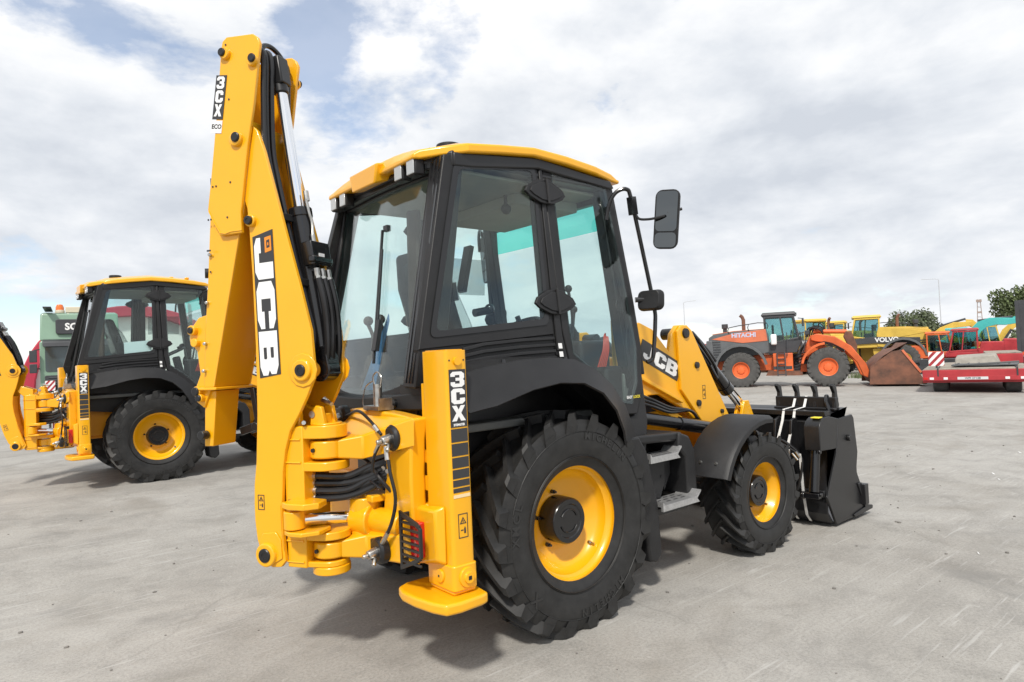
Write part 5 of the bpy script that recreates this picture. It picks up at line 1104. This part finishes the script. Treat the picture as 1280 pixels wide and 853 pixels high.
# ---------------------------------------------------------------- tracked excavators
def excavator(label,x,y,az,paint,cabp,group,boom,sc_=1.0,stick=None):
    T=bthing('tracked_excavator',label,'excavator',x,y,az,group); T.scale=(sc_,)*3
    for s in (-1.25,1.25):
        K=part('track',T,(0,s,0)); mb=MB(); P=[]
        for cx,a0,a1 in ((1.6,-90,90),(-1.6,90,270)): P+=arc(cx,.5,.48,a0,a1,8)
        I=[(a*.93,.5+(b-.5)*.80) for a,b in P]; mb.ring(P,I,-.28,.28,'y')
        for i in range(26):
            t=i/26*2; xx=-1.6+3.2*(t%1); zz=.985 if t<1 else .012
            mb.box(xx-.05,xx+.05,-.29,.29,zz-.02,zz+.02)
        obj('track_shoe_belt',mb,DGRY,K)
        mb=MB()
        for cx in (-1.6,-.8,0,.8,1.6): mb.cyl((cx,-.2,.45),(cx,.2,.45),.36 if abs(cx)>1 else .2,None,18)
        mb.box(-1.6,1.6,-.15,.15,.35,.65); obj('track_frame',mb,DGRY,K)
    mb=MB(); mb.cyl((0,0,.8),(0,0,1.15),.65,None,24); mb.box(-.9,.9,-1.0,1.0,.55,.85); obj('slew_ring',mb,DGRY,T)
    U=T
    mb=MB(); mb.prism([(-2.6,1.15),(1.5,1.15),(1.6,1.35),(1.4,1.6),(-.4,1.7),(-.5,2.15),(-2.5,2.1),(-2.75,1.8)],-1.3,1.3,'y'); obj('upper_body',mb,paint,T,.05,3)
    mb=MB(); mb.prism([(-2.6,1.15),(-1.7,1.15),(-1.7,2.3),(-2.4,2.3),(-2.85,1.9)],-1.32,1.32,'y'); obj('counterweight',mb,DGRY if cabp is ORG else paint,T,.08,3)
    P=[(-.35,1.45),(1.35,1.45),(1.05,2.95),(-.35,2.95)]
    cab_box(T,P,-1.30,-.35,cabp,BGLT,cabp,.10)
    mb=MB(); mb.prism([(-.3,1.2),(1.4,1.2),(1.4,1.5),(-.3,1.5)],-1.31,-.34,'y'); obj('cab_base',mb,cabp,T,.03)
    # boom and stick: outline pairs
    mb=MB(); top,bot=boom; mb.prism(top+bot[::-1],-.18,.22,'y'); obj('boom',mb,paint,T,.03)
    if stick:
        mb=MB(); mb.prism(stick,-.12,.16,'y'); obj('stick',mb,paint,T,.02)
        e=stick[0]; q=stick[-2]; mb=MB(); i=len(stick)//2; p=stick[i]; mb.prism([(p[0],p[1]),(p[0]+.5,p[1]-.1),(p[0]+.8,p[1]-.8),(p[0]+.3,p[1]-1.25),(p[0]-.3,p[1]-1.1),(p[0]-.2,p[1]-.5)],-.5,.5,'y'); obj('digging_bucket',mb,DGRY,T,.03)
        mb=MB(); a=top[len(top)//2]; mb.cyl((a[0],0.02,a[1]+.12),(stick[0][0],0.02,stick[0][1]+.05),.09); obj('stick_cylinder',mb,DGRY,T)
    mb=MB(); mb.cyl((1.2,-.32,1.3),(bot[1][0],-.32,bot[1][1]+.1),.09); mb.cyl((1.2,.36,1.3),(bot[1][0],.36,bot[1][1]+.1),.09); obj('boom_cylinder',mb,DGRY,T)
    return T
BMA=([(.9,1.6),(1.1,2.6),(1.9,3.7),(2.9,4.15),(4.2,4.2),(5.6,4.05)],[(1.3,1.5),(1.7,2.5),(2.3,3.2),(3.0,3.5),(4.2,3.65),(5.6,3.75)])
STA=[(5.2,4.35),(5.75,4.25),(6.0,3.5),(6.1,2.0),(5.95,1.9),(5.7,2.0),(5.5,3.5),(5.2,4.0)]
G_='excavators at the end of the yard'
excavator('orange excavator with grey blue cab windows behind the red trailer',39.3,9.3,-73.3,ORG,ORG,G_,([(.9,1.6),(1.2,2.0),(2.4,2.3),(4.5,2.0),(6.0,1.2)],[(1.3,1.4),(1.7,1.7),(2.6,1.9),(4.4,1.65),(5.8,.9)]),sc_=.76)
excavator('teal excavator with high arched boom above the red cab',54.0,12.6,-75.4,TEALP,TEALP,G_,([(.9,1.6),(1.0,2.2),(1.25,2.9),(1.8,3.5),(2.6,3.8),(3.4,3.75),(4.5,3.65)],[(1.6,1.6),(1.75,2.2),(2.0,2.7),(2.4,3.05),(3.0,3.2),(3.6,3.15),(4.5,3.25)]),stick=[(4.1,3.75),(4.55,3.95),(4.9,3.75),(5.0,3.2),(4.9,1.9),(4.6,1.9),(4.55,3.1),(4.2,3.3)],sc_=.9)
excavator('red excavator cab standing right of the teal boom',39.6,7.45,-75.9,REDP,REDP,G_,([(.9,1.6),(1.2,2.1),(2.4,2.4),(4.5,2.1),(6.0,1.3)],[(1.3,1.4),(1.7,1.7),(2.6,2.0),(4.4,1.75),(5.8,1.0)]),sc_=.80).scale.x=-.80
excavator('yellow excavator with low bent boom in front of the round bush',62.4,18.0,-72.3,VYEL,VYEL,G_,([(.9,1.6),(1.2,2.3),(2.0,3.0),(3.0,3.4),(4.3,3.4)],[(1.3,1.5),(1.7,2.2),(2.3,2.6),(3.0,2.9),(4.3,3.0)]),stick=[(3.9,3.6),(4.4,3.55),(4.9,3.0),(5.2,1.8),(5.0,1.7),(4.6,2.7),(4.1,3.0),(3.9,3.3)])
excavator('yellow excavator at the far right end, boom rising beside the dark truck cab',61.2,12.6,-76.8,VYEL,VYEL,G_,([(.9,1.6),(1.4,2.6),(2.4,3.6),(3.4,4.3),(4.6,4.5)],[(1.4,1.5),(2.0,2.5),(2.8,3.2),(3.6,3.8),(4.6,4.1)]),stick=[(4.2,4.7),(4.7,4.6),(5.2,4.0),(5.3,2.2),(5.1,2.1),(4.8,3.7),(4.4,4.1),(4.2,4.4)])
# red flatbed seen over the orange loader's tail
T=bthing('flatbed_wagon','low red flatbed wagon behind the tail of the orange loader','wagon',30.6,18.9,-56.2)
mb=MB(); mb.box(-1.6,2.2,-1.2,1.2,1.0,1.3); mb.box(-1.6,2.2,-1.22,-1.2,1.3,2.05); mb.box(-1.6,2.2,1.2,1.22,1.3,2.05); mb.box(-1.62,-1.6,-1.2,1.2,1.3,2.05); obj('wagon_body',mb,REDP,T,.02)
for x in (-1.0,1.3):
    for y in (-1.0,1.0): big_wheel(T,x,y,.5,.3,MGRY,18,False)
# ---------------------------------------------------------------- red low loader trailer, seen from behind
T=bthing('low_loader_trailer','red low loader trailer with scuffed timber deck and striped warning boards','trailer',23.14,2.98,-74.8,dz=.0); T.scale.x=1.12
mb=MB(); mb.box(-1.36,1.36,0,.09,.42,.80); mb.box(-1.36,1.36,.091,.16,.36,.78); mb.box(-1.30,1.30,.16,7.0,.42,.70); obj('trailer_frame',mb,REDP,T,.015)
mb=MB(); mb.box(-1.355,1.355,-.012,-.001,.44,.58); obj('lamp_panel',mb,REDP,T,.004)
for i in range(9): mb=MB(); y0=.17+.30*i; z=.83+.0015*(i%3); mb.prism([(-1.33,y0),(1.33,y0),(1.33,y0+.285),(-1.33,y0+.285)],z-.05,z+.004*(i%2),'z'); obj('deck_board',mb,WOOD,T,.006)
mb=MB(); mb.box(-1.33,1.33,2.9,7.0,.78,.83); obj('front_deck',mb,WOOD,T,.006)
for x in (-1.28,-1.12,-.76,.76,1.12,1.28): mb=MB(); mb.box(x-.055,x+.055,-.03,-.0125,.465,.545); obj('tail_lamp' if abs(x)>1 and abs(x)<1.2 else 'lamp',mb,WHT if abs(x)!=1.28 else REDL,T,.008)
mb=MB(); mb.box(-.46,.30,-.022,-.0125,.465,.555); mb.mk(1); text('WPI 27138',.085,.002,frame((-.08,-.0225,.508),(1,0,0),(0,0,1)),mb,bold=.002); obj('number_plate',mb,[PLT,DEC],T)
for x in (-.95,1.0): mb=MB(); mb.box(x-.02,x+.02,-.016,-.002,.58,.86); mb.box(x-.02,x+.02,-.016,2.3,.86,.866); obj('ratchet_strap',mb,DGRY,T)
def striped(T,x,y,z,w,h):
    B=part('warning_board',T); mb=MB(); mb.box(x-w/2,x+w/2,y,y+.012,z,z+h); mb.mk(1)
    M=frame((x-w/2,y-.0005,z),(1,0,0),(0,0,1)); s=w*.42
    for k in range(-3,5):
        P=[]; a=k*s*1.25
        # diagonal band clipped to the board
        def lim(v): return min(max(v,0),w)
        n=8; L_=[];Rr=[]
        for i in range(n+1):
            yy=h*i/n; x0=lim(a+yy*.8-s*.3); x1=lim(a+yy*.8+s*.32); L_.append((x0,yy));Rr.append((x1,yy))
        for i in range(n):
            q=[L_[i],Rr[i],Rr[i+1],L_[i+1]]
            if Rr[i][0]-L_[i][0]>1e-4 or Rr[i+1][0]-L_[i+1][0]>1e-4: mb.add([M@Vector((u,v,0)) for u,v in q],[(0,1,2,3)])
    obj('board_face',mb,[WHT,REDP],B); mb=MB(); mb.box(x-.03,x+.03,y+.013,y+.04,.7,z+h); obj('board_post',mb,DGRY,B)
striped(T,-1.0,.75,.92,.42,.50); 
striped(T,1.52,1.1,.98,.42,.48)
mb=MB(); mb.box(.30,1.36,4.4,8.6,.83,1.20); obj('gooseneck',mb,REDP,T,.02)
mb=MB(); mb.box(.32,1.34,4.42,8.5,1.203,1.25); obj('gooseneck_deck',mb,WOOD,T,.01)
for y in (.9,2.0,3.1):
    for x in (-.92,.92): 
        W=part('trailer_wheel',T,(x,y,.33)); mb=MB(); mb.lathe([(-.18,.2),(-.2,.3),(-.17,.35),(.17,.35),(.2,.3),(.18,.2)],(0,0,0),'x',24); obj('tyre',mb,DUSTT,W); mb=MB(); mb.lathe([(-.17,.2),(-.1,.19),(-.06,.08),(-.1,0)],(0,0,0),'x',16); mb.lathe([(.17,.2),(.1,.19),(.06,.08),(.1,0)],(0,0,0),'x',16); obj('rim',mb,MGRY,W)
g=thing('loading_ramp','thin grey loading ramp plate lying across the trailer deck','ramp',T.location,T.rotation_euler.z); g.scale.x=1.12
mb=MB(); mb.prism([(-.62,1.1),(1.05,1.0),(1.15,2.3),(-.55,2.4)],.88,.93,'z'); mb.bar((-.6,1.1,.91),(1.1,1.02,1.0),.05,.06); obj('ramp_plate',mb,MGRY,g,.01)
for i in range(6): mb=MB(); mb.bar((-.5+.27*i,1.12,.945),(-.42+.27*i,2.3,.945),.03,.03); obj('ramp_rib',mb,MGRY,g)
o=MB(); o.loft([[(-.62,2.9,.835),(.80,2.9,.835),(.85,4.6,.835),(-.6,4.6,.835)],[(-.60,3.0,1.12),(.62,2.98,1.22),(.70,4.5,1.25),(-.56,4.5,1.20)]]); o=obj('covered_load',o,TARP,None,.05,3); o.location=T.location; o.rotation_euler=T.rotation_euler; tag(o,'grey tarpaulin covered slab loaded on the red trailer','load')
# dark tractor cab beyond the trailer at the right edge
T=bthing('truck_tractor','dark grey truck tractor with tall cab side panel at the right edge','truck',33.6,3.35,-77.9)
mb=MB(); mb.prism([(-.1,1.2),(-.1,3.5),(.15,3.62),(1.0,3.62),(1.9,3.3),(2.2,2.4),(2.25,1.0),(.0,1.0)],-1.2,1.2,'y'); obj('cab_body',mb,DGRY,T,.05,3)
mb=MB(); mb.box(-.75,-.14,-1.22,-1.17,1.25,3.5); mb.box(-.75,-.14,1.17,1.22,1.25,3.5)
for y in (-1.23,): 
    for x in (-.6,-.35): mb.box(x,x+.03,y,y+.01,1.3,3.4)
obj('wind_deflector',mb,DGRY,T,.02)
mb=MB(); mb.prism([(.9,2.1),(1.7,2.1),(1.55,2.9),(.9,2.9)],-1.212,-1.202,'y'); obj('door_window',mb,BGL,T)
mb=MB(); mb.box(-4.5,2.0,-.45,.45,.7,1.0); obj('truck_chassis',mb,DGRY,T)
for x in (1.4,-2.6): 
    for y in (-.95,.95): big_wheel(T,x,y,.52,.32,MGRY,18,False)
# ---------------------------------------------------------------- green lorry, facing the yard
T=bthing('green_lorry','pale green lorry with amber beacon, parked behind the further backhoe loader','lorry',.25,24.6,-6.3)
g=lambda a,b,c:(a,b,c)
mb=MB(); mb.prism(rounded(-1.24,1.24,.95,2.75,.10),0,1.9,'y'); mb.box(-1.2,1.2,.05,1.9,.55,.95); obj('cab_body',mb,GRN,T,.04,3)
mb=MB(); mb.loft([[(-1.23,.02,2.75),(1.23,.02,2.75),(1.23,1.9,2.75),(-1.23,1.9,2.75)],[(-1.20,.22,3.75),(1.20,.22,3.75),(1.20,1.9,3.92),(-1.20,1.9,3.92)]]); obj('high_roof',mb,GRN,T,.06,3)
mb=MB(); mb.box(-1.12,-.86,-.18,1.8,3.93,3.97); mb.prism(rounded(-.75,.95,2.98,3.52,.08),-.05,.20,'y'); obj('sign_box',mb,DGRY,T,.02)
mb=MB(); text('SCANIA',.34,.006,frame((.10,-.052,3.24),(1,0,0),(0,0,1)),mb,bold=.012,sx=.95); obj('sign_lettering',mb,WHT,T)
mb=MB(); mb.prism(rounded(-1.08,1.08,1.62,2.55,.08),-.012,-.002,'y'); obj('windscreen',mb,BGL,T)
mb=MB(); mb.loft([[(-1.15,-.02,2.56),(1.15,-.02,2.56),(1.15,-.02,2.80),(-1.15,-.02,2.80)],[(-1.13,-.30,2.52),(1.13,-.30,2.52),(1.13,-.26,2.70),(-1.13,-.26,2.70)]]); obj('sun_visor',mb,DGRY,T,.02)
for s in (-1,1):
    mb=MB(); mb.box(s*1.42-.11,s*1.42+.11,-.25,-.10,1.98,2.40); mb.box(s*1.42-.11,s*1.42+.11,-.25,-.10,1.60,1.92); mb.bar((s*1.22,.1,2.45),(s*1.42,-.15,2.40),.04,.04); mb.bar((s*1.22,.1,1.75),(s*1.42,-.15,1.75),.04,.04); obj('side_mirror',mb,DGRY,T,.03)
    mb=MB(); mb.prism(rounded(min(s*1.2,s*.78),max(s*1.2,s*.78),.62,.90,.05),-.02,.05,'y'); obj('headlamp',mb,CLRL,T,.01)
    mb=MB(); mb.cyl((s*.95,.9,.5),(s*1.24,.9,.5),.50,None,28); obj('tyre',mb,DUSTT,T,.03)
mb=MB(); mb.prism(rounded(-1.1,1.1,.98,1.50,.05),-.03,-.002,'y'); 
for i in range(5): mb.box(-1.0,1.0,-.05,-.031,1.03+.09*i,1.07+.09*i)
obj('radiator_grille',mb,DGRY,T,.01)
mb=MB(); mb.prism(rounded(-1.25,1.25,.35,.94,.06),-.10,-.021,'y'); mb.box(-.8,.8,-.12,-.101,.45,.70); obj('bumper',mb,DGRY,T,.03)
mb=MB(); mb.lathe([(0,.13),(.10,.13),(.20,.09),(.22,0)],(-.62,.55,3.90),'z',18); obj('amber_beacon',mb,AMB,T)
mb=MB(); mb.cyl((-.62,.55,3.78),(-.62,.55,3.90),.15); mb.box(-.45,.75,.45,.65,3.80,4.02); mb.tube([(-.35,.3,3.75),(-.40,.25,3.62),(-.38,.2,3.45)],.05,8); obj('light_bar',mb,mat('cream_plastic',(.62,.55,.42),.4),T,.04)
striped(T,-.95,-.16,.95,.30,.36)
mb=MB(); mb.box(-1.2,1.2,2.2,8.5,1.1,3.7); obj('load_body',mb,GRN,T,.03)
mb=MB(); mb.box(-.5,.5,1.9,8.4,.6,1.0); 
obj('lorry_chassis',mb,DGRY,T)
for y in (5.6,7.0):
    for x in (-.98,.98): mb=MB(); mb.cyl((x-.16,y,.5),(x+.16,y,.5),.5,None,24); obj('tyre',mb,DUSTT,T,.03)
# ---------------------------------------------------------------- white tent hall with red bands
T=bthing('tent_hall','white arched tent hall with dark red bands behind the green lorry','tent',7.2,55.3,-8.0,dz=-.2)
def arch(r,h,k=22): return [(r*math.cos(PI*i/k),h*(math.sin(PI*i/k)**.85)) for i in range(k+1)]
A=arch(7.2,6.6); mb=MB(); I=arch(7.0,6.42); 
mb.loft([[(a,y,b) for a,b in A]+[(a,y,b) for a,b in I[::-1]] for y in (0,16)]); obj('tent_skin',mb,TENT,T)
mb=MB(); mb.prism([(a*.985,b*.985) for a,b in A],.4,.5,'y'); obj('gable_sheet',mb,TENT,T)
for y in (-.35,7.6): 
    mb=MB(); O=arch(7.35,6.75); I=arch(6.45,5.9); mb.loft([[(a,yy,b) for a,b in O]+[(a,yy,b) for a,b in I[::-1]] for yy in (y,y+.7)]); obj('red_band',mb,TENTR,T,.08)
for x in (-5.0,): mb=MB(); mb.prism([(x-.12,0),(x+.12,0),(x+.12,4.2),(x-.12,4.2)],.30,.395,'y'); obj('gable_seam',mb,TENTR,T)
mb=MB(); mb.prism([(-1.6,.01),(1.6,.01),(1.6,3.4),(-1.6,3.4)],.36,.399,'y'); obj('entrance_flap',mb,TENT,T)
# ---------------------------------------------------------------- trees
BARK=mat('tree_bark',(.10,.075,.055),.9,var=.3,vscale=8)
def leafmat(nm,c): return mat(nm,c,.65,var=.35,vscale=1.3)
LF1=leafmat('leaf_green',(.085,.115,.045)); LF2=leafmat('leaf_light_green',(.12,.155,.06)); LF3=leafmat('leaf_grey_green',(.11,.13,.075))
def tree(label,cat,x,y,h,rw,trunk,seed,n,ls,mats,name,dz=0):
    rnd=random.Random(seed); T=bthing(name,label,cat,x,y,0,dz=dz); mb=MB(); cz=trunk+(h-trunk)*.5; rz=(h-trunk)*.5
    mb.cyl((0,0,-.2),(.1,.05,trunk+rz*.5),max(.12,h*.022),max(.06,h*.012),10)
    cl=[]
    for i in range(16):
        a=rnd.uniform(0,2*PI); e=rnd.uniform(-.5,1.0); d=rnd.uniform(.45,.80); p=Vector((rw*d*math.cos(a)*math.cos(e),rw*d*math.sin(a)*math.cos(e),cz+rz*d*math.sin(e))); cl.append((p,rnd.uniform(.28,.46)*rw)); mb.tube([(0,0,trunk*.8+rnd.uniform(0,rz*.4)),p*.5+Vector((0,0,cz*.5)),p],max(.03,h*.006),6,3)
    obj('trunk',mb,BARK,T)
    mb=MB()
    for i in range(n):
        c,r=rnd.choice(cl); v=Vector((rnd.gauss(0,1),rnd.gauss(0,1),rnd.gauss(0,1))).normalized()*r*(rnd.random()**.45); p=c+v; v2=Vector((rnd.gauss(0,1),rnd.gauss(0,1),rnd.gauss(0,1))).normalized(); u=v2.orthogonal().normalized(); w_=v2.cross(u); s=ls*rnd.uniform(.6,1.4)
        mb.m=rnd.choice((0,0,1)); mb.add([p-u*s,p+w_*s*.5,p+u*s,p-w_*s*.5],[(0,1,2,3)])
    o=obj('crown',mb,mats,T); 
    return T
tree('round grey green bush on the horizon behind the yellow machines','bush',98.6,29.9,6.3,3.7,.6,5,11000,.17,[LF3,LF1],'round_bush')
tree('tall green tree at the right edge beyond the dark truck','tree',77.5,13.2,8.0,2.9,1.5,9,7000,.17,[LF2,LF1],'broadleaf_tree')
# far hedge line seen in slivers between the machines
rnd=random.Random(21); mb=MB()
for i in range(5200):
    a=R(rnd.uniform(-2,80)); d=rnd.uniform(150,160); x,y=-2.9+d*math.cos(a),-4+d*math.sin(a); hh=1.2+.8*math.sin(a*37)+.6*math.sin(a*91+1); z=rnd.uniform(-.5,max(.4,hh)); s=rnd.uniform(.25,.6)
    v=Vector((rnd.gauss(0,1),rnd.gauss(0,1),rnd.gauss(0,1))).normalized(); u=v.orthogonal().normalized(); w_=v.cross(u); p=Vector((x,y,z)); mb.m=rnd.choice((0,1)); mb.add([p-u*s,p+w_*s,p+u*s,p-w_*s],[(0,1,2,3)])
tag(obj('distant_hedge',mb,[LF3,LF1]),kind='stuff')
# grass tuft by the rusty bucket
mb=MB()
for i in range(500):
    x=33.6+rnd.gauss(0,.5); y=10.6+rnd.gauss(0,.35); z=gz(x,y); a=rnd.uniform(0,PI); h=rnd.uniform(.12,.4); dx,dy=.02*math.cos(a),.02*math.sin(a); mb.add([(x-dx,y-dy,z),(x+dx,y+dy,z),(x+rnd.gauss(0,.08),y+rnd.gauss(0,.08),z+h)],[(0,1,2)])
tag(obj('weed_patch',mb,LF2),kind='stuff')
# ---------------------------------------------------------------- lamps and mast
LPOLE=mat('galvanised_pole',(.50,.51,.53),.6)
def lamp(label,x,y,h,az,arm=1.6):
    T=bthing('street_lamp',label,'street lamp',x,y,az,'lamps beyond the yard'); mb=MB(); mb.cyl((0,0,0),(0,0,h),.11,.07,10); obj('pole',mb,LPOLE,T)
    mb=MB(); mb.tube([(0,0,h-.05),(-.1*arm,0,h+.15),(-.5*arm,0,h+.25),(-arm,0,h+.28)],.05,8); obj('lamp_arm',mb,LPOLE,T)
    mb=MB(); mb.loft([[(-arm-.9,-.12,h+.27),(-arm,-.10,h+.24),(-arm,.10,h+.24),(-arm-.9,.12,h+.27)],[(-arm-.8,-.08,h+.40),(-arm,-.06,h+.34),(-arm,.06,h+.34),(-arm-.8,.08,h+.40)]]); obj('lamp_head',mb,CLRL,T,.02)
lamp('thin street lamp standing above the gap beside the loader arm',111.84,77.36,11.4,125.3)
lamp('street lamp with long head above the red trailer',152.9,43.2,14.2,-73.2,2.2)
T=bthing('lattice_mast','distant lattice mast on the horizon left of the tree','mast',232.5,57.0,-75.5)
mb=MB()
for sx,sy in ((-1,-1),(1,-1),(1,1),(-1,1)): mb.bar((sx*.9,sy*.9,0),(sx*.35,sy*.35,13.2),.14,.14)
for k in range(8):
    z=1.5+k*1.5; r=.9-.55*z/13.2; 
    for a,b in (((-1,-1),(1,-1)),((1,-1),(1,1)),((1,1),(-1,1)),((-1,1),(-1,-1))): mb.bar((a[0]*r,a[1]*r,z),(b[0]*r,b[1]*r,z+.7),.08,.08)
mb.box(-.7,.7,-.7,.7,12.4,13.1); mb.box(-.6,.6,-.6,.6,9.0,9.5); obj('mast_frame',mb,mat('mast_paint',(.34,.26,.22),.6),T)
